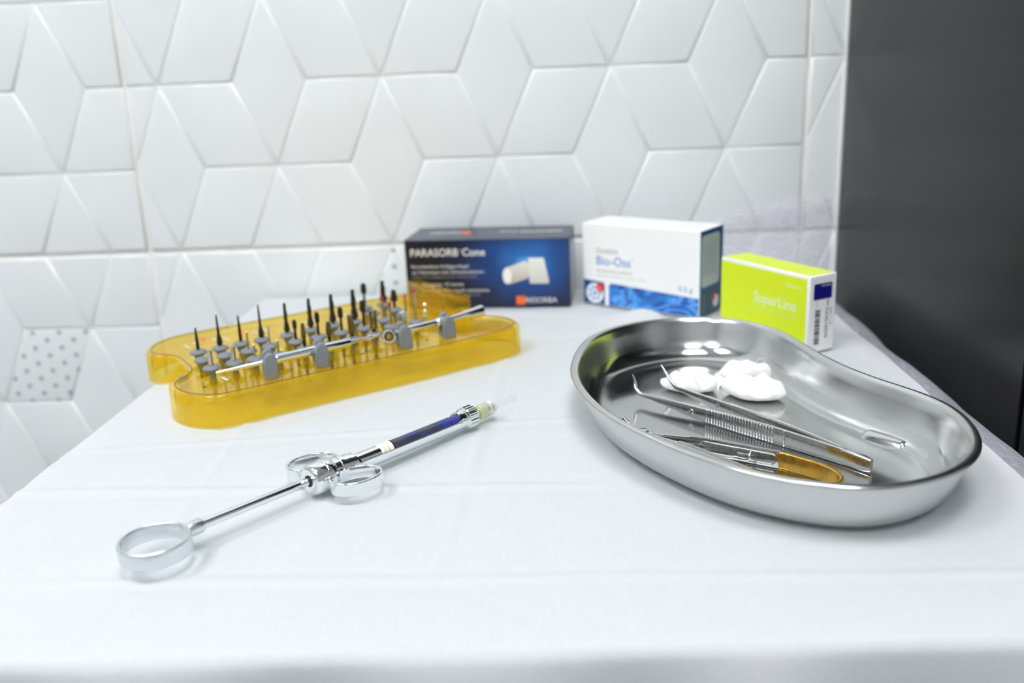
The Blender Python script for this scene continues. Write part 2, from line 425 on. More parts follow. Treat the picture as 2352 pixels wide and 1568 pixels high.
# ------------------------------------------------------------------ cloth
HUMPS = [(*tab(1482, 741)[:2], 26, 9, 12.5, -.62), (*tab(1180, 718)[:2], 55, 8, 2.2, -.1), (*tab(1985, 800)[:2], 10, 40, 3.0, .1), (*tab(2120, 870)[:2], 9, 45, 2.5, -.1)]
CREASE = [((60, -150), (600, -178), .9), ((60, -372), (420, -330), .8), ((60, -420), (380, -428), .7), ((300, -520), (320, -60), .5), ((80, -505), (600, -520), .6), ((180, -560), (150, -60), .5), ((330, -300), (470, -210), .8)]
def cloth_z(x, y):
    p = Vector((x*.011, y*.011, 3.1)); z = -1.2+.6*noise.noise(p)+.28*noise.noise(p*2.7)+.12*noise.noise(p*6.5)
    for a, b, hgt in CREASE:
        dx, dy = b[0]-a[0], b[1]-a[1]; L = math.hypot(dx, dy)
        t = ((x-a[0])*dx+(y-a[1])*dy)/L/L; d = abs((x-a[0])*dy-(y-a[1])*dx)/L+1.5*noise.noise(Vector((t*4, hgt*9, 0)))
        if 0 < t < 1: z += hgt*1.3*math.exp(-(d/2.2)**2)*min(1, 6*t, 6*(1-t))-.6*hgt*math.exp(-((d-6)/4)**2)
    z = -.05-math.log(1+math.exp(-(z+.05)*6))/6 if z > -3 else z
    for hx_, hy_, sx, sy, hh, rot in HUMPS:
        dx, dy = x-hx_, y-hy_; u = dx*math.cos(rot)+dy*math.sin(rot); v = -dx*math.sin(rot)+dy*math.cos(rot)
        z += hh*math.exp(-(u/sx)**2-(v/sy)**2)
    return z
def drape(d, R):
    """arc-length d beyond an edge -> (outwards, down)"""
    if d <= 0: return d, 0.
    if d < R*PI/2: a = d/R; return R*math.sin(a), R*(1-math.cos(a))
    return R, R+(d-R*PI/2)
def cloth_mesh(a0, a1, b0, b1, na, nb, wav=None):
    v = []; f = []
    for j in range(nb+1):
        for i in range(na+1):
            a = a0+(a1-a0)*i/na; b = b0+(b1-b0)*j/nb
            x, y, dz = a, b, 0.
            fade = 1.
            if a < TX0: o_, dn = drape(TX0-a, 4); wv = noise.noise(Vector((b*.02, 5, 0))); x = TX0-o_-2-dn*.10*(1+wv)-min(1, (TX0-a)/6)*2.5*wv; dz -= dn; fade = 0
            if a > TX1:
                o_, dn = drape(a-TX1, 29); wv = noise.noise(Vector((b*.03, 9, 0))); wv2 = noise.noise(Vector((b*.012, 2, 0)))
                x = min(597.5, TX1+o_*(1.0+.28*wv2)+min(1, (a-TX1)/20)*3*wv); dz -= dn*(1+.2*wv); fade = 0
            if b < TY0: o_, dn = drape(TY0-b, 4); y = TY0-o_-2-dn*.06+min(1, dn/25)*3.0*math.sin(a*.055+2*noise.noise(Vector((a*.01, 7, 0)))); dz -= dn
            if b > TY1: o_, dn = drape(b-TY1, 3); y = TY1+o_+1.5; dz -= dn
            y += .03*(x-154)*min(1, max(0, (-300-b)/256))   # the front edge runs a little askew to the wall
            v.append((x, y, cloth_z(min(max(a, TX0), TX1+25), max(b, TY0))+dz))
    for j in range(nb):
        for i in range(na): q = j*(na+1)+i; f.append((q, q+1, q+na+2, q+na+1))
    return v, f
cl = tag(empty('tablecloth', (cx, cy, 0)), 'thin white lavender nonwoven cloth draped over the glass table', 'tablecloth')
mk('top_sheet', cloth_mesh(TX0-1, TX1+1, TY0-1, TY1, 190, 210), cloth_m, cl, org=(cx, cy, 0), angle=180)
mk('left_drop', cloth_mesh(TX0-120, TX0-1, TY0-1, TY1, 40, 150), cloth_m, cl, org=(cx, cy, 0), angle=180)
mk('right_drop', cloth_mesh(TX1+1, TX1+110, TY0-1, TY1, 40, 170), thin_m, cl, org=(cx, cy, 0), angle=180)
mk('front_drop', cloth_mesh(TX0-1, TX1+1, TY0-150, TY0-1, 200, 50), cloth_m, cl, org=(cx, cy, 0), angle=180)
# the far right corner of the cloth pushed up the tiles
v = []; f = []; NA, NB = 60, 26
for j in range(NB+1):
    for i in range(NA+1):
        x = 486+(594-486)*i/NA; t = j/NB
        top = 58+14*min(1, max(0, (x-496)/66))+2.5*noise.noise(Vector((x*.05, 1, 0))) - (6 if x < 500 else 0)*(500-x)/14
        if abs(x-566) < 5: top += 3-abs(x-566)*.6
        s = t*(top+16)
        if s < 12: y, z = -14+s*.72, -.3+.4*noise.noise(Vector((x*.05, s*.1, 4)))+.02*s
        else: y, z = -5.2+1.2*noise.noise(Vector((x*.06, s*.05, 2)))+max(0, 1-(s-12)/10)*-.5, (s-12)*top/(top+4)+.0
        if abs(x-566) < 6: y -= 2.2*(1-abs(x-566)/6)
        v.append((x, min(y, -3.2), z))
for j in range(NB):
    for i in range(NA): q = j*(NA+1)+i; f.append((q, q+1, q+NA+2, q+NA+1))
mk('corner_upstand', (v, f), veil_m, cl, org=(cx, cy, 0), angle=180)

# ------------------------------------------------------------------ kidney dish
RIM = [(1306,852),(1325.5,796.5),(1364,762.5),(1427.5,743),(1512.6,729),(1597.6,725),(1682.7,728.5),(1746.4,741),(1789,752),(1823,769),(1852.7,792),(1895,815.7),(1959,847.6),(2023,869),(2086.6,890),(2150,907),(2193,928),(2235,962),(2261,1000.6),(2265,1026),(2252,1056),(2227,1077),(2171.6,1098),(2108,1115),(2044,1125),(1980,1126),(1895,1117.5),(1810,1105),(1725,1090),(1640,1066.5),(1555,1034.6),(1470,996),(1406,962),(1364,935),(1330,898.6)]
ZR = 27.0
P = [tab(x, y, ZR) for x, y in RIM]; P = [Vector((p.x, p.y)) for p in P]
if area([tuple(p) for p in P]) < 0: P = P[::-1]
L = crom([(p.x, p.y, 0) for p in P], 6, True)
tot = sum((L[i]-L[i-1]).length for i in range(len(L))); NR = 160; out = []; acc = 0; want = 0
for i in range(len(L)):                       # even spacing
    a, b = L[i], L[(i+1) % len(L)]; d = (b-a).length
    while want <= acc+d and len(out) < NR: out.append(a+(b-a)*((want-acc)/d)); want += tot/NR
    acc += d
def smooth_loop(Q, it):
    n = len(Q)
    for _ in range(it): Q = [Q[i]*.5+(Q[i-1]+Q[(i+1) % n])*.25 for i in range(n)]
    return Q
out = smooth_loop(out, 22)
RIMLOOP = [(p.x, p.y) for p in out]
def off_loop(d):
    q = RIMLOOP; step = 3.0; done = 0
    while done < d-1e-6:
        s = min(step, d-done); q = inset(q, s); done += s
        V = smooth_loop([Vector((a, b, 0)) for a, b in q], 2); q = [(p.x, p.y) for p in V]
    return q
dish = tag(empty('kidney_dish', (450, -375, 0)), 'polished stainless steel kidney dish holding tweezers, needle holder and gauze', 'dish')
prof = [(20, .3), (16.5, .8), (13, 2.4), (10, 5.2), (8, 9), (6.2, 14), (4.8, 19), (3.8, 23), (3.0, 24.6), (1.6, 24.5), (.3, 25.2), (0, 26.2), (.5, 27), (1.7, 27.4), (3.0, 27.2), (4.2, 26.4), (5, 24.8), (6.2, 20), (7.8, 14.5), (9.8, 9.6), (12, 6.2), (14.8, 3.6), (17.5, 2.0), (20.5, 1.45), (23, 1.4)]
loops = [[(x, y, z) for x, y in off_loop(d)] for d, z in prof]
bo = mk('bowl', rings(loops), dish_wall, dish, org=(450, -375, 0), angle=75)
bo.data.materials.append(dish_m)
for pg in bo.data.polygons:                    # the floor is polished brighter than the drawn side
    if pg.center.z < .009 and pg.normal.z > .5: pg.material_index = 1
# pressed oval in the floor
a, b = tab(1984, 996, 2), tab(2088, 1028, 2); dv = (b-a).normalized(); nv = Vector((-dv.y, dv.x, 0)); Lh = (b-a).length/2; c = (a+b)/2
lp = []
for k, zz in ((1.0, 1.0), (.85, 1.9), (.7, 3.4), (.42, 4.7), (.1, 5.0)):
    ring = []
    for i in range(40):
        t = 2*PI*i/40; ring.append(c+dv*((Lh-4)*(1 if math.cos(t) > 0 else -1)*(1 if abs(math.cos(t)) > 1e-6 else 0)+math.cos(t)*5.4*k)+nv*math.sin(t)*5.4*k)
    lp.append([(p.x, p.y, zz) for p in ring])
mk('pressed_boss', rings(lp), dish_m, dish, org=(450, -375, 0), angle=80)
FZ = 1.5                                        # inner floor of the dish

# ------------------------------------------------------------------ gauze swabs in the dish
def gauze(name, cx_, cy_, rx, ry, hgt, rot, seed, label):
    n, mrows = 44, 14; v = []; f = []
    for j in range(mrows+1):
        ph = PI*j/mrows
        for i in range(n):
            th_ = 2*PI*i/n
            s = math.sin(ph)**.7; x = math.cos(th_)*s; y = math.sin(th_)*s; z = math.cos(ph)
            k = 1+.22*noise.noise(Vector((math.cos(th_)*1.3, math.sin(th_)*1.3, seed)))+.06*noise.noise(Vector((math.cos(th_)*4, math.sin(th_)*4, seed+5)))
            px, py = x*rx*k, y*ry*k
            lump = noise.noise(Vector((px*.10, py*.10, seed)))*.45+noise.noise(Vector((px*.22, py*.22, seed+9)))*.25
            fold = .16*math.sin(px*.55+2.2*noise.noise(Vector((px*.08, py*.12, seed+2))))
            zz = FZ+.15+hgt*(.5+.5*z)*(1+lump+fold) if z > -.2 else FZ+.15+hgt*.4*(1+z)*(1+.4*lump)
            v.append((cx_+px*math.cos(rot)-py*math.sin(rot), cy_+px*math.sin(rot)+py*math.cos(rot), max(FZ+.1, zz)))
    for j in range(mrows):
        for i in range(n): f.append((j*n+i, j*n+(i+1) % n, (j+1)*n+(i+1) % n, (j+1)*n+i))
    e = tag(empty(name, (cx_, cy_, FZ)), label, 'gauze', 'gauze swabs in the dish')
    mk('pad', (v, f), gauze_m, e, org=(cx_, cy_, FZ), sub=1, angle=180)
    return e
def thread(e, pts, org):
    pth = crom(pts, 6); mk('loose_thread', sweep(pth, [rrect(.25, .25)]*len(pth)), gauze_m, e, org=org)
g1 = tab(1583, 893, 2); g2 = tab(1733, 910, 2); g3 = tab(1708, 872, 2)
e = gauze('gauze_swab', g1.x, g1.y, 18, 12, 9.5, -.35, 3.3, 'small folded white gauze swab behind the tweezer tips')
e = gauze('gauze_swab', g3.x, g3.y, 16, 9, 12, -.05, 8.1, 'white gauze swab at the back, half hidden behind the larger front swab')
thread(e, [(g3.x+6, g3.y+2, 11), (g3.x+9, g3.y+3, 14), (g3.x+12, g3.y+4, 14.5), (g3.x+13, g3.y+3, 12)], (g3.x, g3.y, FZ))
e = gauze('gauze_swab', g2.x, g2.y, 18.5, 14, 11, -.5, 12.7, 'largest crumpled white gauze swab at the middle of the dish')

# ------------------------------------------------------------------ curved tweezers
E0 = tab(1983, 1082, FZ); E0 = Vector((E0.x, E0.y, 0))
tw = tag(empty('tweezers', (E0.x, E0.y, FZ)), 'steel tweezers with ribbed grips and upturned bent tips lying in the dish', 'tweezers')
ORG = (E0.x, E0.y, FZ)
def arm_path(bend, tip, tipz):
    """path of one arm from the joined end to its tip, with face heights and thicknesses"""
    b = Vector((bend.x, bend.y, 0)); d = b-E0; Lb = d.length; u = d/Lb
    out = []
    for t, hgt, thk in ((0, 8.0, 1.7), (.1, 8.6, 1.6), (.25, 9.2, 1.6), (.4, 9.4, 1.8), (.55, 9.0, 1.8), (.68, 8.0, 1.7), (.78, 6.2, 1.6), (.88, 4.2, 1.6), (.95, 3.0, 1.6)):
        zc = FZ+.12+hgt/2 if t < .7 else FZ+.12+8.0/2+(t-.68)*4.0
        out.append((E0+d*t+Vector((0, 0, zc)), hgt, thk))
    zb = FZ+.12+4.0+1.1
    tp = Vector((tip.x, tip.y, tipz))
    out.append((b+Vector((0, 0, zb)), 2.5, 1.5))
    bb = b+u*4.0+Vector((0, 0, zb+2.4)); out.append((bb, 2.1, 1.4))
    out.append((bb.lerp(tp, .35), 1.7, 1.2)); out.append((bb.lerp(tp, .7)+u*-.4, 1.25, .95)); out.append((tp, .7, .6))
    return out
def arm(name, bend, tip, tipz, side):
    ap = arm_path(bend, tip, tipz)
    pth = crom([q[0] for q in ap], 5); k = len(pth)
    secs = []
    for i in range(k):
        s = i/5; j = min(int(s), len(ap)-2); fr = s-j
        hgt = ap[j][1]*(1-fr)+ap[j+1][1]*fr; thk = ap[j][2]*(1-fr)+ap[j+1][2]*fr
        secs.append(rrect(thk, hgt, min(thk, hgt)*.35, 2))
    o = mk(name, sweep(pth, secs, up=(0, 0, 1)), steel, tw, org=ORG, angle=50)
    # ribs of the grip on the outer face, and the guide pin
    d = (Vector((bend.x, bend.y, 0))-E0); u = d.normalized(); n = Vector((-u.y, u.x, 0))*side
    for i in range(24):
        t = .36+.30*i/23; hgt = 9.3-1.3*max(0, (t-.5)/.18) if t > .5 else 9.3
        c_ = E0+d*t+n*.95+Vector((0, 0, FZ+.12+4.65))
        M = Matrix((u, n, Vector((0, 0, 1)))).transposed().to_4x4(); M.translation = c_
        mk('grip_rib', xf(box(-.45, .45, -.35, .45, -hgt/2+.5, hgt/2-.5), M), steel, o, org=ORG, bevel=.2, seg=1)
    M = Matrix((u, n, Vector((0, 0, 1)))).transposed().to_4x4(); M.translation = E0+d*.31+n*.75+Vector((0, 0, FZ+.12+4.65))
    mk('grip_stop', xf(box(-.35, .35, -.3, .55, -4.4, 4.4), M), steel, o, org=ORG, bevel=.15, seg=1)
    q = E0+d*.735+Vector((0, 0, FZ+.12+4.2))
    mk('rivet', xf(lathe([(-.9, 1.7), (.9, 1.7), (1.15, 1.5), (1.15, 1.0), (.9, .9), (.9, .4), (1.25, .3)], 20), axis(q, q+n)), steel, o, org=ORG)
    return o
arm('arm', tab(1474, 912, 5), tab(1453, 860, 17.5), 17.5, 1)
arm('arm', tab(1553, 896, 5), tab(1518, 838, 18), 18, -1)
ue = ((tab(1474, 912, 5)+tab(1553, 896, 5))/2-E0); ue.z = 0; ue.normalize()
pe = [E0-ue*4+Vector((0, 0, FZ+.12+4)), E0-ue*1+Vector((0, 0, FZ+.12+4)), E0+ue*12+Vector((0, 0, FZ+.12+4.3))]
mk('end_joint', sweep(pe, [rrect(2.2, 6.8, 1), rrect(3.6, 8, 1.2), rrect(4.0, 8.2, 1.2)]), steel, tw, org=ORG)

# ------------------------------------------------------------------ needle holder with gold spring
J = tab(1478, 998, FZ+4); J.z = 0; Gf = tab(1795, 1076, FZ); Gf.z = 0
nh = tag(empty('needle_holder', (J.x, J.y, FZ)), 'steel needle holder with gold spring end and curved jaws in the dish', 'needle holder')
ORG = (J.x, J.y, FZ)
u0 = (Gf-J).normalized(); ang = math.radians(-21)
u1 = Vector((u0.x*math.cos(ang)-u0.y*math.sin(ang), u0.x*math.sin(ang)+u0.y*math.cos(ang), 0)); LA = (Gf-J).length
Gn = J+u1*LA*.97
def nh_arm(name, u, La, side):
    n = Vector((-u.y, u.x, 0))*side
    st = [(0, 3.2, 2.2), (.06, 3.6, 2.0), (.18, 4.4, 1.8), (.34, 6.8, 1.8), (.46, 8.4, 1.8), (.7, 8.4, 1.8), (.9, 8.4, 1.7), (1.0, 8.4, 1.5)]
    pth = crom([J+u*La*t+Vector((0, 0, FZ+.15+4.2)) for t, a, b in st], 4); secs = []
    for i in range(len(pth)):
        s = i/4; j = min(int(s), len(st)-2); fr = s-j; secs.append(rrect(st[j][2]*(1-fr)+st[j+1][2]*fr, st[j][1]*(1-fr)+st[j+1][1]*fr, .5, 2))
    o = mk(name, sweep(pth, secs), steel, nh, org=ORG, angle=40)
    M = Matrix((u, n, Vector((0, 0, 1)))).transposed().to_4x4()
    for i in range(46):                       # fine teeth on both long edges, joined per edge
        pass
    for zz in (.25, 8.15):
        g = G()
        for i in range(44):
            t = .36+.62*i/43; hh = 8.4 if t > .46 else 6.8+(t-.34)/.12*1.6
            z_ = FZ+.15+4.2+(hh/2 if zz > 4 else -hh/2+.1)
            Mt = M.copy(); Mt.translation = J+u*La*t+Vector((0, 0, z_)); g.add(xf(box(-.35, .35, -1.0, 1.0, -.05, .28), Mt))
        mk('grip_teeth', g, steel, o, org=ORG, smooth=False)
    # oval rim of the recess on the face towards the other arm
    Mc = M.copy(); Mc.translation = J+u*La*.70-n*.95+Vector((0, 0, FZ+.15+4.2)); Lo = La*.27; ro = 2.7
    ringp = []
    for i in range(48):
        a_ = 2*PI*i/48; ringp.append(Mc @ Vector((math.cos(a_)*ro+(Lo-ro)*(1 if math.cos(a_) >= 0 else -1), 0, math.sin(a_)*ro)))
    mk('recess_rim', sweep(ringp, [rrect(.55, .55)]*48, up=tuple(n), closed=True), steel, o, org=ORG)
    return o, n
fa, n1 = nh_arm('arm', u0, LA, 1)
na_, n2 = nh_arm('arm', u1, LA*.97, -1)
# lock catch between the arms
q = J+u0*LA*.80-n1*1.0+Vector((0, 0, FZ+4.6))
cp = crom([q+Vector((0, 0, 2.2)), q-n1*3+Vector((0, 0, 1.2)), q-n1*3-u0*1+Vector((0, 0, -1.4)), q-n1*2.4-u0*8+Vector((0, 0, -1.6))], 5)
mk('lock_catch', sweep(cp, [rrect(1.1, 1.3, .3)]*len(cp)), steel, fa, org=ORG)
# gold spring: a broad band looping from one arm round to the other
uc = (u0+u1).normalized(); mid = (Gf+Gn)/2
zc = Vector((0, 0, FZ+.15+4.2))
hw = (Gf-mid); arc = [mid+uc*(12+24*math.cos(math.radians(t)))+hw*.98*math.sin(math.radians(t)) for t in range(90, -91, -10)]
sp = [Gf-u0*1.5, Gf+u0*1.0, Gf.lerp(arc[0], .55)]+arc+[Gn.lerp(arc[-1], .55), Gn+u1*1.0, Gn-u1*1.5]
mk('gold_spring', sweep([p+zc for p in sp], [rrect(1.7, 8.5, .5)]*len(sp)), gold, nh, org=ORG)
# box joint and the pair of curved jaws
tipd = (tab(1428, 972, FZ+6)-J); tipd.z = 0; tl_ = tipd.length; tipd.normalize()
mk('box_joint', xf(lathe([(-2.6, 2.2), (-2.3, 2.7), (2.3, 2.7), (2.6, 2.2)], 20), Matrix.Translation(J+Vector((0, 0, FZ+.15+4.2)))), steel, nh, org=ORG)
nj = Vector((-tipd.y, tipd.x, 0))
for s in (-1, 1):
    jp = crom([J+nj*s*.8+zc, J+tipd*tl_*.35+nj*s*1.0+zc, J+tipd*tl_*.7+nj*s*1.2+zc+Vector((0, 0, 1.6)), J+tipd*tl_+nj*s*1.3+zc+Vector((0, 0, 4.2))], 5)
    mk('jaw', sweep(jp, [rrect(2.2-1.0*i/len(jp), 4.4-2.2*i/len(jp), .5) for i in range(len(jp))]), steel, nh, org=ORG)

# ------------------------------------------------------------------ cartridge syringe
A0 = Vector((*tab(430, 1218, 9.4)[:2], 9.4)); A1 = Vector((*tab(1075, 957, 6.9)[:2], 6.9)); AX = (A1-A0)
UX = AX.normalized(); SL = AX.length
hubd = ((tab(735, 1090, 8)-A0).dot(UX))       # distance of the hub along the axis
sy = tag(empty('dental_syringe', (A0.x, A0.y, 0)), 'chrome cartridge syringe with three finger rings and a dark vial', 'syringe')
ORG = (A0.x, A0.y, 0)
M0 = axis(A0, A1)
def sl(prof, **k): return xf(lathe(prof, **k), M0)
def ringband(c_, ax_u, ru, rv, zc_, hgt, thk, tilt=0.0, n=56):
    g = []; nn = Vector((-ax_u.y, ax_u.x, 0)).normalized(); uu = Vector((ax_u.x, ax_u.y, 0)).normalized()
    path = [Vector((c_.x, c_.y, zc_))+uu*(ru*math.cos(2*PI*i/n))+nn*(rv*math.sin(2*PI*i/n))+Vector((0, 0, tilt*math.sin(2*PI*i/n))) for i in range(n)]
    return sweep(path, [rrect(thk, hgt, min(thk, hgt)*.45, 3)]*n, closed=True)
rc = A0-UX*14.6
mk('thumb_ring', ringband(rc, UX, 14.0, 14.0, 8.6, 7.6, 1.7), satin, sy, org=ORG)
mk('ring_ferrule', sl([(-1.6, 2.6), (0, 3.3), (6.2, 3.3), (7, 2.9)]), satin, sy, org=ORG)
HB = hubd-8.5                                  # back face of the knurled hub
mk('plunger_rod', sl([(5, 2.15), (HB+1.5, 2.15), (HB+2, 1.9)]), chrome, sy, org=ORG)
mk('hub', sl([(HB, 2.5), (HB-.1, 5.6), (HB+.5, 6.9), (HB+1.6, 7.6), (HB+7.4, 7.75), (HB+7.5, 7.4), (HB+12.6, 7.3), (HB+13, 6.6), (HB+16.4, 6.5), (HB+16.8, 7.2), (HB+18.4, 7.2), (HB+18.8, 6.6), (HB+19.6, 6.6), (HB+20, 6.0), (HB+23.5, 6.0), (HB+24, 5.4)], n=40), chrome, sy, org=ORG)
mk('hub_hole', sl([(HB-.25, 2.9), (HB-.1, 2.9)]), black_pl, sy, org=ORG)
kn = lambda lo: (lambda i, j: lo if j % 2 else 1.0)
mk('hub_knurl', sl([(HB+7.4, 7.7), (HB+7.9, 8.1), (HB+12.4, 8.1), (HB+12.8, 7.6)], n=84, rf=kn(.94)), chrome, sy, org=ORG, angle=10)
nn = Vector((-UX.y, UX.x, 0)).normalized()
for s in (1, -1):
    c_ = A0+UX*(HB+(13.5 if s > 0 else 16.5))+nn*s*15.2
    mk('finger_ring', ringband(c_, UX+nn*s*(.25 if s < 0 else -.25), 12.6, 9.4, 7.0, 6.8, 1.5), chrome, sy, org=ORG)
    q = A0+UX*(HB+15)
    mk('ring_lug', sweep([q+nn*s*5, q+nn*s*8.5], [rrect(5, 5, 1), rrect(6, 6, 1)]), chrome, sy, org=ORG)
# barrel: a tube with the upper side cut open over the vial
BA, BB = HB+23, SL-4.5; R1, R2 = 5.2, 4.45
v = []; f = []; nseg = 40; win0, win1 = HB+27.5, SL-8.5; steps = 64
def half(t):                                  # half opening angle of the window at t
    if t <= win0 or t >= win1: return 0
    e1 = min(1, (t-win0)/.8); e2 = min(1, (win1-t)/4.5)
    return math.radians(74)*e1*math.sqrt(max(0, 1-(1-e2)**2))
for r_ in (R1, R2):
    for i in range(steps+1):
        t = BA+(BB-BA)*i/steps; hf = half(t)+.002
        for j in range(nseg+1):
            a_ = PI/2+hf+(2*PI-2*hf)*j/nseg; v.append(M0 @ Vector((r_*math.cos(a_), r_*math.sin(a_), t)))
N1 = nseg+1; off = (steps+1)*N1
for i in range(steps):
    for j in range(nseg):
        q = i*N1+j; f.append((q, q+1, q+N1+1, q+N1)); f.append((off+q, off+q+N1, off+q+N1+1, off+q+1))
    for j in (0, nseg):
        q = i*N1+j; f.append((q, q+N1, off+q+N1, off+q))
mk('barrel', (v, f), chrome, sy, org=ORG)
mk('barrel_sleeve', sl([(BA, 5.5), (BA+4, 5.5), (BA+4.2, 5.25)]), chrome, sy, org=ORG)
mk('piston', sl([(win0-.5, 4.1), (win0+15, 4.1), (win0+15.3, 3.8)]), chrome, sy, org=ORG)
mk('vial_plunger', sl([(win0+15.4, 3.7), (win0+15.9, 4.05), (win0+17.8, 4.05), (win0+18.2, 3.8), (win0+18.6, 4.05), (win0+20.6, 4.05), (win0+21, 3.8), (win0+21.4, 4.05), (win0+23.3, 4.05), (win0+23.6, 3.6)]), ivory, sy, org=ORG)
V0, V1 = win0+23.7, SL-6
via = mk('vial', sl([(V0, 4.0), (V1-2, 4.0), (V1, 3.2)]), liquid_m, sy, org=ORG)
mk('vial_scale', sl([(V0, 4.04), (V0+.7, 4.04)], n=60, rf=lambda i, j: 1 if (j//2) % 2 else .985), black_pl, via, org=ORG, angle=10)
blue_pr = mat('blue vial print', (.02, .05, .80), .4)
def on_vial(vf, t0, ang0, r=4.07):
    """lettering wrapped on the vial, upside down as the vial lies"""
    o_ = []
    for p in vf[0]:
        a_ = ang0+p.y/r; o_.append(M0 @ Vector((r*math.cos(a_), r*math.sin(a_), t0-p.x)))
    return o_, vf[1]
LV = V1-V0
for s, t_, a_, cap_, w_, mt_ in (('SANOFI', V0+.36*LV, 94, 1.9, 10.5, blue_pr), ('1:100 000', V0+.97*LV, 136, 2.0, 15, blue_pr), ('1,7 ml', V0+.50*LV, 138, 2.0, 6.5, blue_pr), ('SOLUTION 40 mg/ml', V0+.97*LV, 114, 1.5, 19, blue_pr), ('DENTAL CARTRIDGE', V0+.97*LV, 93, 1.2, 19, blue_pr), ('LOT 0122', V0+.33*LV, 122, 2.0, 6, black_pl)):
    mk('vial_print', on_vial(text_vf(s, w_, cap_), t_, math.radians(a_)), mt_, via, org=ORG, smooth=False)
mk('needle_collar', sl([(SL-5, 5.3), (SL-4.6, 5.9), (SL-4, 6.0), (SL-3.6, 5.9)], n=40), chrome, sy, org=ORG)
mk('collar_knurl', sl([(SL-3.7, 5.9), (SL-3.2, 6.5), (SL+2.6, 6.5), (SL+3.4, 5.9), (SL+3.6, 4.2), (SL+3.6, 2.5)], n=72, rf=lambda i, j: (.93 if j % 4 > 1 else 1.0) if i in (1, 2) else 1), chrome, sy, org=ORG, angle=10)
hubp = [(SL+3.4, 2.9)]
for i in range(6): hubp += [(SL+3.6+i*.9, 3.3), (SL+4.1+i*.9, 2.95)]
mk('needle_hub', sl(hubp+[(SL+9.2, 2.9)]), hub_m, sy, org=ORG)
cap = mk('needle_cap', sl([(SL+7.6, 3.4), (SL+7.8, 4.3), (SL+18.5, 4.0), (SL+20.2, 3.4), (SL+21, 1.6)], n=36), cap_m, sy, org=ORG)
mk('cap_core', sl([(SL+9.3, 3.0), (SL+14.5, 2.9), (SL+15, 2.2)]), hub_m, cap, org=ORG)
mk('cap_band', sl([(SL+15.6, 4.13), (SL+18.6, 4.05)], caps=False), white_pl, cap, org=ORG)
for s, t_, w_ in (('0301', SL+17.2, 4.2), ('/ 22', SL+13.9, 3.6)):
    o_ = []; tv = text_vf(s, w_, 1.7)
    for p in tv[0]:
        a_ = math.radians(120)+(p.x)/4.2; o_.append(M0 @ Vector((4.22*math.cos(a_), 4.22*math.sin(a_), t_-p.y+.6)))
    mk('cap_print', (o_, tv[1]), black_pl, cap, org=ORG, smooth=False)
mk('needle_sheath', sl([(SL+20.4, 1.9), (SL+40, 1.6), (SL+41, .9)]), sheath_m, sy, org=ORG)

# ------------------------------------------------------------------ amber instrument tray
T = 19.5; TANG = math.radians(37.17)
TO = (159.5, -338.4, 0)
tray = tag(empty('surgical_tray', TO, TANG), 'transparent amber plastic drill tray with grey silicone sockets and a raised flap', 'tray')
OUT = [(-2, 0), (60, 0), (120, -1), (172, 0), (198, 2.5), (210, 7), (216, 15), (218, 26), (217.5, 38), (213, 45), (207, 50), (204, 58), (204, 98), (207, 108), (214, 114), (218, 124), (217, 138), (210, 150), (196, 155.5), (172, 157), (110, 157.5), (40, 158), (16, 157.5), (2, 153.5), (-9, 143.5), (-15.5, 131), (-17.5, 121), (-17, 115.5), (-13.5, 112), (-7, 109.5), (-4.6, 104), (-4.6, 80), (-5, 62), (-8, 57), (-15, 53.5), (-21, 49), (-24, 40), (-24, 28), (-20, 15), (-12, 5.5)]
def fil(poly, per=5):
    return [(p.x, p.y) for p in crom([(a_, b_, 0) for a_, b_ in poly], per, True)]
TOUT = fil(OUT)
def even(poly, n, it):
    V = [Vector((a_, b_, 0)) for a_, b_ in poly]; per = [(V[(i+1) % len(V)]-V[i]).length for i in range(len(V))]; tot_ = sum(per); o_ = []; acc_ = 0; k_ = 0
    for i in range(len(V)):
        while k_ < n and k_*tot_/n <= acc_+per[i]: o_.append(V[i].lerp(V[(i+1) % len(V)], (k_*tot_/n-acc_)/max(per[i], 1e-9))); k_ += 1
        acc_ += per[i]
    return smooth_loop(o_, it)
TOUT = [(p.x, p.y) for p in even(TOUT, 260, 2)]
def tin(d):
    q = TOUT; done = 0
    while done < d-1e-6:
        s_ = min(.7, d-done); q = [(p.x, p.y) for p in smooth_loop([Vector((a_, b_, 0)) for a_, b_ in inset(q, s_)], 2)]; done += s_
    return q
lp = []
for d, z in ((0, .4), (0, 8), (.25, 16.5), (.5, 18.2), (1.1, 19.2), (2.0, T), (3.0, T), (3.7, T-.5), (4.2, T-1.2)):
    lp.append([(x, y, z) for x, y in tin(d)])
for d, z in ((4.2, T-3.0), (3.2, T-3.2), (2.4, T-4.4), (2.0, .4)):
    lp.append([(x, y, z) for x, y in tin(d)])
g = G(); vv, ff = rings(lp, False, False); n_ = len(TOUT)
ff.append(tuple(8*n_+j for j in range(n_))); ff.append(tuple(9*n_+j for j in range(n_-1, -1, -1)))
ff = [q for q in ff if not (len(q) == 4 and {q[0]//n_, q[2]//n_} == {8, 9})]
ff += [(12*n_+j, 12*n_+(j+1) % n_, (j+1) % n_, j) for j in range(n_)]
mk('shell', (vv, ff), amber, tray, angle=60)
rim_refl = tin(3.3); pth = [Vector((a_, b_, T-.12)) for a_, b_ in rim_refl]  # dark reflection inside the clear rim, put in as a thin brown strip
mk('rim_dark_reflection', sweep(pth, [rrect(.7, .45, .15, 2)]*len(pth), closed=True), mat('brown rim reflection', (.13, .06, .02), .25), tray)
mk('flap', box(192, 203.5, 60, 140, T-.5, T+13.5), amber, tray, bevel=1.2)
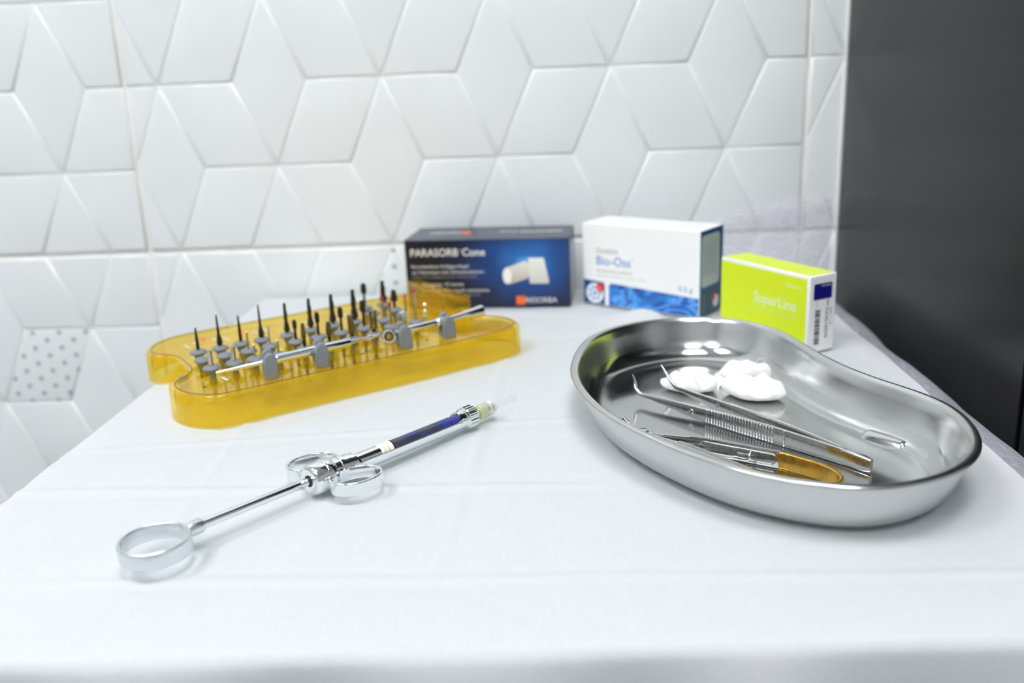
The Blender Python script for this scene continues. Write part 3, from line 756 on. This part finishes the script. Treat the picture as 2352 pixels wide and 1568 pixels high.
g = G(); [g.add(b_) for b_ in (box(193.5, 202, 61.5, 138.5, T+10.2, T+11.2), box(185, 192, 58, 142, T-.3, T+2.2))]
mk('flap_rib', g, amber, tray, bevel=.5)
for x_, y_ in ((-6.5, 75),): mk('peg', xf(lathe([(4, 3), (12, 3), (13, 2.4)], 16), Matrix.Translation((x_, y_, 0))), rubber, tray)
for px_, py_ in ((469, 885), (669, 843.5), (833, 808.5), (980, 777), (1146, 743), (522, 750)):
    q = tab(px_, py_, T); q = Matrix.Rotation(-TANG, 3, 'Z') @ (q-Vector(TO)); mk('screw_hole', ([(p.x, p.y, T-1.1) for p in disc(q.x, q.y, 1.3)[0]], [tuple(range(32))]), black_pl, tray, smooth=False)
# printed guides on the deck
ZP = T-1.08
prints = [((.55, .55, .52), [(q, 118+((i*7) % 3)*2, 12, 1.6) for i, q in enumerate((10, 17, 31, 38, 60, 68, 84, 100, 106, 121, 131))]), ((.95, .80, .02), [(58, 55, 40, 1.6), (76, 70, 16, 1.2)]), ((.10, .42, .40), [(93, 44, 20, 1.5)]), ((.45, .75, .10), [(90, 46, 22, 1.2)]), ((.80, .12, .04), [(112, 40, 24, 1.3), (24, 132, 9, 3), (52, 134, 9, 3), (126, 46, 16, 1.2)]), ((.75, .75, .72), [(120, 38, 22, 2.2), (8, 30, 9, 1.6)])]
for k_, (col, items) in enumerate(prints):
    pm = mat('deck print %d' % k_, col, .5)
    for x_, y_, ln, wd in items:
        mk('printed_line', prism([(x_, y_), (x_+wd, y_), (x_+wd-.5, y_+ln), (x_-.5, y_+ln)], ZP-.05, ZP), pm, tray, smooth=False)
# sockets
SOCK = lathe([(T-6, 1.9), (T-.6, 1.9), (T+.2, 2.6), (T+2.4, 3.0), (T+3.4, 4.2), (T+4.0, 5.4), (T+4.8, 5.55), (T+5.6, 5.0), (T+6.3, 3.4), (T+6.6, 1.4), (T+6.2, .9)], 28)
ROWA = [(7.8, 83.5), (22, 83), (36.2, 83.4), (50.4, 83), (68.4, 82.4), (86.2, 83.6), (103.2, 84.2), (119.2, 82.5), (142.7, 115), (158.4, 114.7)]
ROWB = [(4.8, 63.6), (19, 63.4), (34.4, 63), (49.3, 64), (66.8, 62.6), (82.9, 62.3), (99.7, 61.8), (116.4, 61.4), (136.7, 71.6), (139.6, 94.9), (156.8, 93.4), (151.8, 51)]
ROWC = [(4.1, 42.8), (18.6, 43.4), (31.5, 42.6), (46.8, 41.6), (64.6, 41.9), (81.9, 41.4), (97.8, 41.3), (114.7, 42), (132.7, 51.9)]
proto = None
for x_, y_ in ROWA+ROWB+ROWC:
    if proto is None: proto = mk('socket', SOCK, rubber, tray); o_ = proto
    else: o_ = proto.copy(); COL.objects.link(o_)
    o_.location = (x_*.001, y_*.001, 0)
# forked holders for the rods
def tomb(w_, h_, n=12):
    return [(-w_/2, 0), (w_/2, 0), (w_/2, h_*.45)]+[(w_/2*math.cos(PI*i/n)**1 if i else w_/2, h_*.45+h_*.55*math.sin(PI*i/n)**.8) for i in range(1, n)]+[(-w_/2, h_*.45)]
HOLD = [(33, 20.2), (66.5, 20.4), (125.5, 20.6), (160, 22.2)]
for x_, y_ in HOLD:
    g = G()
    for s in (-1, 1):
        pv, pf = prism(tomb(8.6, 15.8), -2.6, 2.6)
        g.add(([(a_, c_+s*5.6, b_) for a_, b_, c_ in pv], pf))
    g.add(box(-4.3, 4.3, -3.2, 3.2, 0, 4.2))
    M = Matrix.Translation((x_, y_, T-1.15)) @ Matrix.Rotation(math.radians(-14), 4, 'Z')
    mk('rod_holder', xf((g.v, g.f), M), rubber, tray, bevel=.7)
# ---- the drills, held by the sockets: things of their own
TM = Matrix.Translation(TO) @ Matrix.Rotation(TANG, 4, 'Z')
def put(name, xy, parts, label, cat, group, z=T):
    p = TM @ Vector((xy[0], xy[1], z)); e = tag(empty(name, p, TANG), label, cat, group)
    for pn, prof_, mt_, kw in parts: mk(pn, lathe(prof_, **kw), mt_, e, angle=35)
    return e
K = dict(n=18)
def flute(k=3, amp=.12): return dict(n=24, rf=lambda i, j: 1-amp*(.5+.5*math.cos(2*PI*k*j/24+i*1.15)))
def shank(mt_): return ('shank', [(-13, 1.1), (6.9, 1.1)], mt_, K)
def pilot(h):  return [shank(bur), ('cutting_tip', [(6.5, 1.15), (8, 1.3), (8+h*.5, .95), (6.5+h-.6, .55), (6.5+h, .1)], bur, flute(2, .1))]
def pilot_c(h): return [shank(bur), ('collar', [(6.5, 1.5), (8.5, 2.0), (10, 1.9), (14, 1.1)], bur, K), ('cutting_tip', [(13, 1.1), (6.5+h*.7, .8), (6.5+h-.5, .5), (6.5+h, .1)], bur, flute(2, .1))]
def twist(h, r):
    prof_ = [(6.5+h*.42+i*(h*.58-.8)/9, r*(.72+.28*math.sin(PI*min(1, (i+2.5)/9)))) for i in range(10)]+[(6.5+h, r*.35)]
    return [shank(bur), ('collar', [(6.5, 1.2), (7.3, 1.3), (8.2, r+.75), (10.2, r+.6), (6.5+h*.34, r*.95), (6.5+h*.44, r*.7)], bur, K), ('cutting_tip', prof_, bur, flute(3, .16))]
def head(h, r, mt_=bur):
    return [shank(mt_), ('neck', [(6.5, 1.0), (6.5+h*.55, .85)], mt_, K), ('cutting_head', [(6.5+h*.5, .9), (6.5+h*.58, r), (6.5+h*.8, r*1.05), (6.5+h*.95, r*.8), (6.5+h, r*.3)], mt_, flute(4, .14))]
def taper(h, r, mt_=burb):
    return [shank(bur), ('neck', [(6.5, .9), (8.5, 1.4), (6.5+h*.36, 1.0)], bur, K), ('cutting_head', [(6.5+h*.3, r*.8), (6.5+h*.4, r*1.15), (6.5+h*.8, r*.95), (6.5+h, r*.6)], mt_, flute(4, .1))]
def pin(h, r): return [shank(nickel), ('pin', [(6.4, r), (6.5+h-.4, r*.75), (6.5+h, r*.3)], nickel, K)]
def screw(h):
    prof_ = []
    for i in range(11): prof_ += [(6.4+i*h/11, 1.75), (6.4+(i+.5)*h/11, 1.25)]
    return [shank(nickel), ('thread', prof_+[(6.4+h, 1.7), (6.6+h, 1.2)], nickel, K)]
def post(h, r): return [shank(nickel), ('post', [(6.4, r), (6.5+h-2.6, r)], nickel, K), ('red_tip', [(6.4+h-2.7, r*1.02), (6.5+h-1.6, r*1.05), (6.5+h-.3, r*.9), (6.5+h, r*.3)], red_m, K)]
def cone(h): return [shank(bur), ('cutting_head', [(6.5, 1.0), (8, 1.2), (6.5+h*.35, 1.2), (6.5+h*.4, 3.1), (6.5+h*.9, 1.9), (6.5+h, 1.5)], bur, flute(4, .1))]
def cyl(h, r, mt_): return [shank(bur), ('neck', [(6.5, .9), (8.2, 1.7), (9, 1.1)], bur, K), ('sleeve', [(8.8, r*.9), (9.2, r), (6.5+h-.6, r), (6.5+h, r*.7)], mt_, K)]
GA = 'drills in the back row of the amber tray'; GB = 'drills in the middle row of the amber tray'; GC = 'instruments in the front row of the amber tray'
names = ['first', 'second', 'third', 'fourth', 'fifth', 'sixth', 'seventh', 'eighth']
fa_ = [pilot(15), pilot_c(21), pilot(18), pilot_c(23), twist(21, 1.4), twist(21, 1.6), twist(21, 1.85), twist(22, 2.05)]
lab = ['short thin black pilot drill, leftmost in the tall back row of the tray', 'long needle-thin black drill with flared collar, second from left in the back row', 'straight thin black drill, third from left in the back row', 'tallest slim black drill with low collar, fourth from left in the back row', 'narrow black twist drill, fifth from left in the back row', 'black twist drill, sixth from left in the back row', 'stout black twist drill, seventh from left in the back row', 'thickest black twist drill, last of the eight in the back row']
for i in range(8): put('implant_drill', ROWA[i], fa_[i], lab[i], 'drill', GA)
put('implant_drill', ROWA[8], head(17.5, 2.4), 'black drill with a bulb head on a thin neck near the dark blue box', 'drill', GA)
put('implant_drill', ROWA[9], twist(17, 2.2), 'black egg-shaped drill in the far back corner, beside the dark blue box', 'drill', GA)
put('steel_pin', ROWB[2], pin(11.5, .75), 'thin brass-coloured pin, left one in the middle row', 'pin', GB)
put('steel_pin', ROWB[3], pin(12, .6), 'hair-thin steel pin in the middle row, below the fourth tall drill', 'pin', GB)
for i, (bx, h, r, lb_) in enumerate(((4, 13.5, 1.6, 'small black drill with knob head, first of the three knob heads in the middle row'), (5, 16, 1.8, 'black drill with knob head, second of the three knob heads in the middle row'), (6, 16.5, 2.05, 'black drill with largest knob head, third of the three in the middle row'))):
    put('knob_drill', ROWB[bx], head(h, r), lb_, 'drill', GB)
put('knob_drill', ROWB[7], head(18.5, 2.2), 'dark drill with pear-shaped head on long neck, left of the red-tipped posts', 'drill', GB)
put('red_tipped_post', ROWB[8], post(15.5, .95), 'red-tipped metal post, leftmost of the red-tipped ones', 'post', 'red-tipped posts in the amber tray')
put('red_tipped_post', ROWC[8], post(16, 1.0), 'red-tipped metal post just behind the grey holder of the wrench ring', 'post', 'red-tipped posts in the amber tray')
put('red_tipped_post', (158.2, 78), post(13, 1.05), 'short red-tipped post standing behind the chrome cylinder', 'post', 'red-tipped posts in the amber tray')
put('red_tipped_post', ROWB[11], post(22.5, 1.0), 'tallest red-tipped metal post, in front of the amber flap', 'post', 'red-tipped posts in the amber tray')
put('cone_drill', ROWB[10], cone(13.5), 'black cone-headed drill at the back beside the amber flap', 'drill', GB)
put('thread_former', ROWC[0], screw(9.5), 'nickel threaded screw tool, leftmost in the front row of the tray', 'screw', GC)
put('thread_former', ROWC[1], screw(9), 'nickel threaded screw tool, second from left in the front row of the tray', 'screw', GC)
put('steel_pin', ROWC[2], pin(8, .85), 'short brass-coloured pin beside the leftmost grey rod holder', 'pin', GC)
put('steel_pin', ROWC[3], pin(8, .8), 'short brass-coloured pin just behind the leftmost chrome rod section', 'pin', GC)
put('tapered_bur', ROWC[4], taper(15.5, 1.55), 'slim dark bronze tapered bur in the front row, left of the second grey holder', 'bur', GC)
put('tapered_bur', ROWC[5], taper(13.5, 1.9), 'thicker bronze tapered bur in the front row, right of the second grey holder', 'bur', GC)
put('sleeve_driver', ROWC[6], cyl(15.5, 2.0, burb), 'bronze sleeve driver with bright top in the front row', 'driver', GC)
put('sleeve_driver', ROWC[7], cyl(15.5, 2.7, mat('dark chrome', (.25, .24, .22), .15, 1)), 'wide dark chrome sleeve driver near the wrench ring', 'driver', GC)
put('chrome_cylinder', (149, 66), [('cap', [(0, 3.9), (8.4, 3.9), (9.6, 3.5), (9.8, 2)], chrome, dict(n=32)), ('base', [(-.5, 4.2), (.6, 4.2)], chrome, dict(n=32))], 'short wide polished chrome cylinder standing on the tray', 'cylinder', None)
put('ball_driver', (167, 64.6), [('stem', [(-8, 1), (0, 1), (.5, 1.9), (4.5, 1.9), (5.0, 1.2)], chrome, K), ('ball', [(5.2+1.7*(1-math.cos(PI*i/10)), max(.12, 1.75*math.sin(PI*i/10))) for i in range(11)], chrome, K), ('tip', [(8.4, .8), (11.2, 1.2), (12.4, 1.2), (13.2, .5)], chrome, K)], 'tiny chrome ball driver standing right of the chrome cylinder', 'driver', None)
# ---- rod driver and ratchet wrench resting in the forked holders
ZT = T+9.0
def rodpts(*p): return [Vector(q) for q in p]
rd = tag(empty('rod_driver', TM @ Vector((0, 20, T)), TANG), 'long chrome rod driver with thin tip resting in the two left grey holders', 'driver')
RO = (0, 20, T)
a_, b_ = Vector((0, 19.6, ZT-1)), Vector((90, 20.9, ZT+.2)); MR = axis(a_, b_)
mk('tip', xf(lathe([(0, .7), (1, .95), (10, 1.0), (11, 1.25), (27, 1.35), (28, 1.7)], 20), MR), chrome, rd, org=RO)
mk('shaft', xf(lathe([(27.5, 1.6), (28.5, 1.7), (36.5, 1.7), (37, 2.75), (38, 2.95), (86.5, 2.95), (87.3, 2.6)], 24), MR), chrome, rd, org=RO)
q0, q1 = Vector((88, 21.2, ZT)), Vector((110.5, 24.5, ZT-.2))
mk('tail', xf(lathe([(0, 1.2), (8, 1.0), (12, 1.1), (14, 1.7), (15.4, 1.9), (16.8, 1.6), (18, .9), (22.5, .9)], 18), axis(q0, q1)), chrome, rd, org=RO)
wr = tag(empty('ratchet_wrench', TM @ Vector((114, 20, T)), TANG), 'chrome ratchet wrench with ring head and flared end in the two right grey holders', 'wrench')
RO = (114, 20, T); a_, b_ = Vector((118, 20.3, ZT)), Vector((189.5, 23.2, ZT+2.2)); MR = axis(a_, b_)
hv = Vector((-.55, -.80, .2)).normalized(); hc = Vector((114.5, 18.6, ZT-.6))
MH = axis(hc-hv*2.2, hc+hv*2.2)
mk('ring_head', xf(lathe([(0, 3.3), (0, 4.1), (.5, 4.6), (3.9, 4.6), (4.4, 4.1), (4.4, 3.3), (3.9, 3.0), (.5, 3.0)], 36, closed=True), MH), chrome, wr, org=RO)
mk('ring_socket', xf(lathe([(.8, 3.05), (.8, 2.5), (3.6, 2.5), (3.6, 3.05)], 6, closed=True), MH), black_pl, wr, org=RO)
mk('handle', xf(lathe([(-.5, 1.3), (7, 1.5), (8, 2.3), (14, 2.5), (33, 2.2), (35, 2.0)], 24), MR), chrome, wr, org=RO)
mk('ball_collar', xf(lathe([(33.5, 1.8), (34.5, 2.7), (37, 3.0), (39.3, 2.7), (40.4, 2.0)], 24), MR), chrome, wr, org=RO)
mk('flared_end', xf(lathe([(40, 1.9), (50, 2.0), (56, 2.6), (71, 4.3), (72, 4.1), (72, 3.0)], 28), MR), chrome, wr, org=RO)

# ------------------------------------------------------------------ packaging boxes
def face_front(vf, e=.12): return [(p.x, -e, p.y) for p in vf[0]], vf[1]
def face_right(vf, w_, e=.12): return [(w_+e, p.x, p.y) for p in vf[0]], vf[1]
def face_top(vf, h_, e=.12): return [(p.x, p.y, h_+e) for p in vf[0]], vf[1]
def rot180(vf, cx_, cy_): return [Vector((cx_-p.x, cy_-p.y, 0)) for p in vf[0]], vf[1]
def glow_b(cx_, cz_):
    def f(nt, b):
        tc = nd(nt, 'ShaderNodeTexCoord'); mp = nd(nt, 'ShaderNodeMapping'); mp.inputs['Location'].default_value = (-cx_/1000, 0, -cz_/1000)
        nt.links.new(tc.outputs['Object'], mp.inputs[0])
        ln = nd(nt, 'ShaderNodeVectorMath', operation='LENGTH')
        sc = nd(nt, 'ShaderNodeVectorMath', operation='MULTIPLY'); sc.inputs[1].default_value = (14, 0, 20); nt.links.new(mp.outputs[0], sc.inputs[0]); nt.links.new(sc.outputs[0], ln.inputs[0])
        n = noise_n(nt, 45, 3); d = math_n(nt, 'ADD', ln.outputs['Value'], math_n(nt, 'MULTIPLY', math_n(nt, 'SUBTRACT', n.outputs[0], .5), .45))
        o = ramp(nt, d, [(0, (.10, .38, .85)), (.12, (.02, .16, .50)), (.42, (.008, .06, .25)), (.75, (.009, .02, .075)), (1, (.008, .009, .02))])
        nt.links.new(o, b.inputs['Base Color'])
    return f
glow_m = mat('dark blue printed card', (.01, .02, .08), .3, build=glow_b(103, 40))
navy_card = mat('slate blue card', (.035, .05, .085), .3, build=speck(.1, 40))
white_card = mat('white card', (.91, .92, .92), .4, build=speck(.02, 30))
txt_w = mat('white lettering', (.82, .82, .80), .5); txt_g = mat('grey lettering', (.33, .34, .36), .5); txt_b = mat('blue lettering', (.10, .28, .66), .5)
org_m = mat('orange mark', (.95, .16, .02), .45); pale_m = mat('pale cone print', (.78, .77, .72), .5); pale2 = mat('paler cone print', (.88, .88, .85), .5)
# dark blue box
w_, d_, h_ = 140.0, 62.0, 58.7
bx1 = tag(empty('medicine_box', (221, -68.5, .25), math.radians(-4.7)), 'long dark blue cardboard box with white PARASORB Cone lettering by the wall', 'box')
mk('carton', box(0, w_, 0, d_, 0, h_), navy_card, bx1, bevel=.7)
fp = mk('front_print', face_front(quad(.8, .8, w_-.8, h_-1.2), .06), glow_m, bx1, smooth=False)
def lets(par, s, x, y, width=None, cap=None, m_=txt_w, face=face_front, nm='lettering', sx=1, bold=0, **kw):
    return mk(nm, face(at2(text_vf(s, width, cap, sx=sx, bold=bold), x, y), **kw), m_, par, smooth=False)
lets(bx1, 'PARASORB', 5, 44.6, 41, 6.6, bold=.12); lets(bx1, '®', 46.6, 48.5, 1.8, 1.8); lets(bx1, 'Cone', 49.5, 44.6, 19.5, 6.6, bold=.12)
for s, z_, wd, cp_ in (('Resorbierbarer Kollagen-Kegel', 34.5, 49, 2.9), ('zur Hämostase nach Zahnextraktionen', 29.6, 62, 2.9), ('Cône de collagène pour hémostase', 26, 56, 2.0), ('Collagen Cone', 19, 44, 2.9), ('for hemostasis after tooth extractions', 13.6, 66, 2.9), ('Cono de colágeno', 10.2, 58, 1.9)):
    lets(bx1, s, 5.2, z_, wd, cp_, txt_w if cp_ > 2.5 else txt_g)
mk('logo_mark', face_front(quad(94, 2, 101.6, 9.2)), org_m, bx1, smooth=False); lets(bx1, 'RESORBA', 102.2, 3.6, 26.5, 4.6)
lets(bx1, '✕', 130, 2.6, 3.4, 3.4, txt_g) if False else None
def shade(lo, hi, ax_):
    def f(nt, b):
        tc = nd(nt, 'ShaderNodeTexCoord'); sp_ = nd(nt, 'ShaderNodeSeparateXYZ'); nt.links.new(tc.outputs['Generated'], sp_.inputs[0])
        nt.links.new(ramp(nt, sp_.outputs[ax_], [(0, lo), (1, hi)]), b.inputs['Base Color'])
    return f
c1m = mat('printed cone side', (.7, .69, .62), .5, build=shade((.45, .42, .34), (.82, .81, .76), 2)); c2m = mat('printed cone face', (.85, .85, .82), .5, build=shade((.62, .61, .56), (.85, .85, .83), 2))
mk('cone_picture', face_front(poly2([(88.5, 19.5), (104.5, 24.5), (107.5, 31), (106.5, 36.5), (102.5, 39.5), (86.8, 34)]), .14), c1m, bx1, smooth=False)
mk('cone_picture', face_front(poly2([(106, 20.2), (108.5, 20), (121.5, 20), (122.4, 21), (118.5, 41), (117.5, 42), (106, 42), (105, 41)]), .16), c2m, bx1, smooth=False)
mk('cone_picture', face_front(disc(87, 27, 3.8, 7.0), .18), pale2, bx1, smooth=False)
mk('lettering', face_top(rot180(text_vf('PARASORB Cone', 54, 9.5, bold=.1), 131, 37), h_), txt_w, bx1, smooth=False)
mk('lettering', face_top(rot180(text_vf('RESORBA', 27, 9, bold=.1), 42, 36), h_), txt_w, bx1, smooth=False)
mk('logo_mark', face_top(quad(43.5, 25, 52, 36), h_), org_m, bx1, smooth=False)
mk('side_label', face_right(quad(8, 4, 54, 50), w_), mat('pale side label', (.55, .56, .66), .35), bx1, smooth=False)
# white and blue box
w_, d_, h_ = 108.5, 39.5, 68.8
bx2 = tag(empty('medicine_box', (371.5, -69, .25), math.radians(-35.5)), 'white cardboard box with blue Bio-Oss lettering and blue lower band', 'box')
mk('carton', box(0, w_, 0, d_, 0, h_), white_card, bx2, bevel=.7)
def bone_b(nt, b):
    tc = nd(nt, 'ShaderNodeTexCoord'); mp = nd(nt, 'ShaderNodeMapping'); mp.inputs['Scale'].default_value = (40, 40, 75); nt.links.new(tc.outputs['Object'], mp.inputs[0])
    n = noise_n(nt, .9, 2, mp.outputs[0]); n.inputs['Distortion'].default_value = 1.6
    nt.links.new(ramp(nt, n.outputs[0], [(.33, (.012, .05, .24)), (.42, (.03, .16, .55)), (.5, (.03, .26, .78)), (.56, (.16, .42, .85)), (.66, (.02, .14, .52))]), b.inputs['Base Color'])
bone_m = mat('blue bone photograph', (.05, .2, .6), .4, build=bone_b); blue_card = mat('deep blue card', (.01, .075, .30), .35, build=speck(.05, 40)); petrol = mat('petrol card', (.012, .09, .12), .35, build=speck(.05, 40))
lets(bx2, 'Geistlich', 14, 44.6, 20.5, 4.4, txt_g); lets(bx2, 'Bio-Oss', 14, 34.8, 32.5, 7.6, txt_b, bold=.06); lets(bx2, '®', 47.3, 40, 1.6, 1.6, txt_b)
lets(bx2, 'Spongiosa bone substitute', 14, 29, 34, 2.3, txt_g); lets(bx2, 'Granules 0.25 mm – 1 mm   0.5 g', 14, 25, 46, 2.0, mat('light grey lettering', (.52, .53, .55), .5)); lets(bx2, '0.5 g', 90.5, 20.4, 12, 4.2, txt_b)
mk('emblem_panel', face_front(poly2([(.8, .8), (21.8, .8), (21.8, 18), (20.8, 19.5), (19.4, 20), (.8, 21.2)]), .08), blue_card, bx2, smooth=False)
mk('photo_band', face_front(poly2([(25.5, .8), (w_-.6, .8), (w_-.6, 15.8), (60, 18.2), (28.5, 19.9), (26.5, 19), (25.5, 17)]), .08), bone_m, bx2, smooth=False)
mk('emblem', face_front(disc(11.8, 10, 8.6), .10), white_card, bx2, smooth=False)
for i in range(7):
    a_ = 2*PI*i/7; mk('emblem_dot', face_front(disc(11.8+5*math.cos(a_), 10+5*math.sin(a_), 1.5, n=14), .13), txt_b, bx2, smooth=False)
mk('emblem_dot', face_front(disc(11.8, 10, 1.9, n=14), .13), txt_b, bx2, smooth=False)
mk('emblem_badge', face_front(disc(16.8, 15, 3.8), .16), mat('red badge', (.80, .03, .03), .4), bx2, smooth=False); lets(bx2, 'L', 15.8, 13.2, 1.6, 3.4, e=.2)
mk('side_panel', face_right(quad(.5, .5, d_-.3, h_-.5), w_, .06), blue_card, bx2, smooth=False)
mk('side_panel', face_right(quad(.5, .5, d_-.3, 21), w_, .09), petrol, bx2, smooth=False)
lab_m = mat('pale green label', (.60, .72, .62), .4, build=speck(.05, 60))
mk('side_label', face_right(poly2([(a_+18, b_+44) for a_, b_ in rrect(31, 41, 4, 4)]), w_, .12), lab_m, bx2, smooth=False)
for i in range(9):
    mk('label_line', face_right(quad(6+i*2.6, 30+(i*5) % 4, 6.6+i*2.6, 60-(i*7) % 5), w_, .15), txt_g, bx2, smooth=False)
mk('emblem', face_right(disc(28, 9, 5), w_, .12), white_card, bx2, smooth=False); mk('emblem_badge', face_right(disc(24, 13, 3), w_, .15), MATS['red badge'], bx2, smooth=False)
vt = text_vf('Geistlich', 15, 3); mk('lettering', face_right(([Vector((9-p.y, 3+p.x, 0)) for p in vt[0]], vt[1]), w_, .12), txt_g, bx2, smooth=False)
mk('lettering', face_top(rot180(text_vf('Bio-Oss', 20, 4), 98, 26), h_), mat('faint lettering', (.6, .64, .68), .5), bx2, smooth=False); mk('lettering', face_top(rot180(text_vf('Geistlich', 14, 3), 34, 26), h_), MATS['faint lettering'], bx2, smooth=False)
# lime box
w_, d_, h_ = 89.0, 24.5, 53.4
bx3 = tag(empty('implant_box', (472.3, -154, .3), math.radians(-59.9)), 'lime green cardboard box with white edges and SuperLine lettering behind the dish', 'box')
mk('carton', box(0, w_, 0, d_, 0, h_), white_card, bx3, bevel=.9)
lime = mat('lime card', (.72, .88, .004), .35, build=speck(.02, 40)); limet = mat('lime card top', (.72, .88, .004), .35)
mk('front_panel', face_front(quad(.5, .5, w_-2.2, h_-2.4), .08), lime, bx3, smooth=False); mk('top_panel', face_top(quad(.5, 1.2, w_-2.0, d_-.5), h_, .08), lime, bx3, smooth=False)
lets(bx3, 'SuperLine', 36, 27, 42, 8.0, bold=.15, m_=mat('pale lime lettering', (.80, .92, .55), .5)); lets(bx3, 'DENTIUM IMPLANT SYSTEM', 36, 21.5, 41.5, 2.6, mat('faint lime lettering', (.70, .86, .25), .5)); lets(bx3, 'Dentium', 67, 43.2, 14, 3.0, MATS['pale lime lettering'])
mk('lettering', face_top(at2(text_vf('SuperLine', 15, 3.0), 67, 8), h_), MATS['pale lime lettering'], bx3, smooth=False)
navy = mat('navy label', (.008, .008, .20), .4)
mk('navy_label', face_right(poly2([(a_+12.2, b_+42.2) for a_, b_ in rrect(16.5, 11, 1, 3)]), w_, .12), navy, bx3, smooth=False)
mk('lettering', face_right(rot180(text_vf('Implantium', 9, 1.5), 19.5, 46.5), w_, .16), txt_w, bx3, smooth=False)
zz = 5.5; k_ = 0
while zz < 30:
    t_ = (.35, .7, 1.1, .5, .9)[(k_*7) % 5]
    mk('barcode_bar', face_right(quad(6, zz, 10.6, zz+t_), w_, .12), black_pl, bx3, smooth=False); zz += t_+(.4, .6, .35, .8)[(k_*5) % 4]; k_ += 1
def vert(s, x_, z_, wd, cp_, m_):
    tv = text_vf(s, wd, cp_); mk('lettering', face_right(([Vector((x_+p.y, z_-p.x, 0)) for p in tv[0]], tv[1]), w_, .12), m_, bx3, smooth=False)
vert('FX4510SW', 15.2, 30, 21, 3.0, black_pl); vert('REF', 16, 36, 4.6, 2.2, black_pl); vert('Ø4.5 × 10', 19.4, 30, 12, 1.5, black_pl); vert('LOT 20', 7, 36, 4.5, 1.3, txt_g)
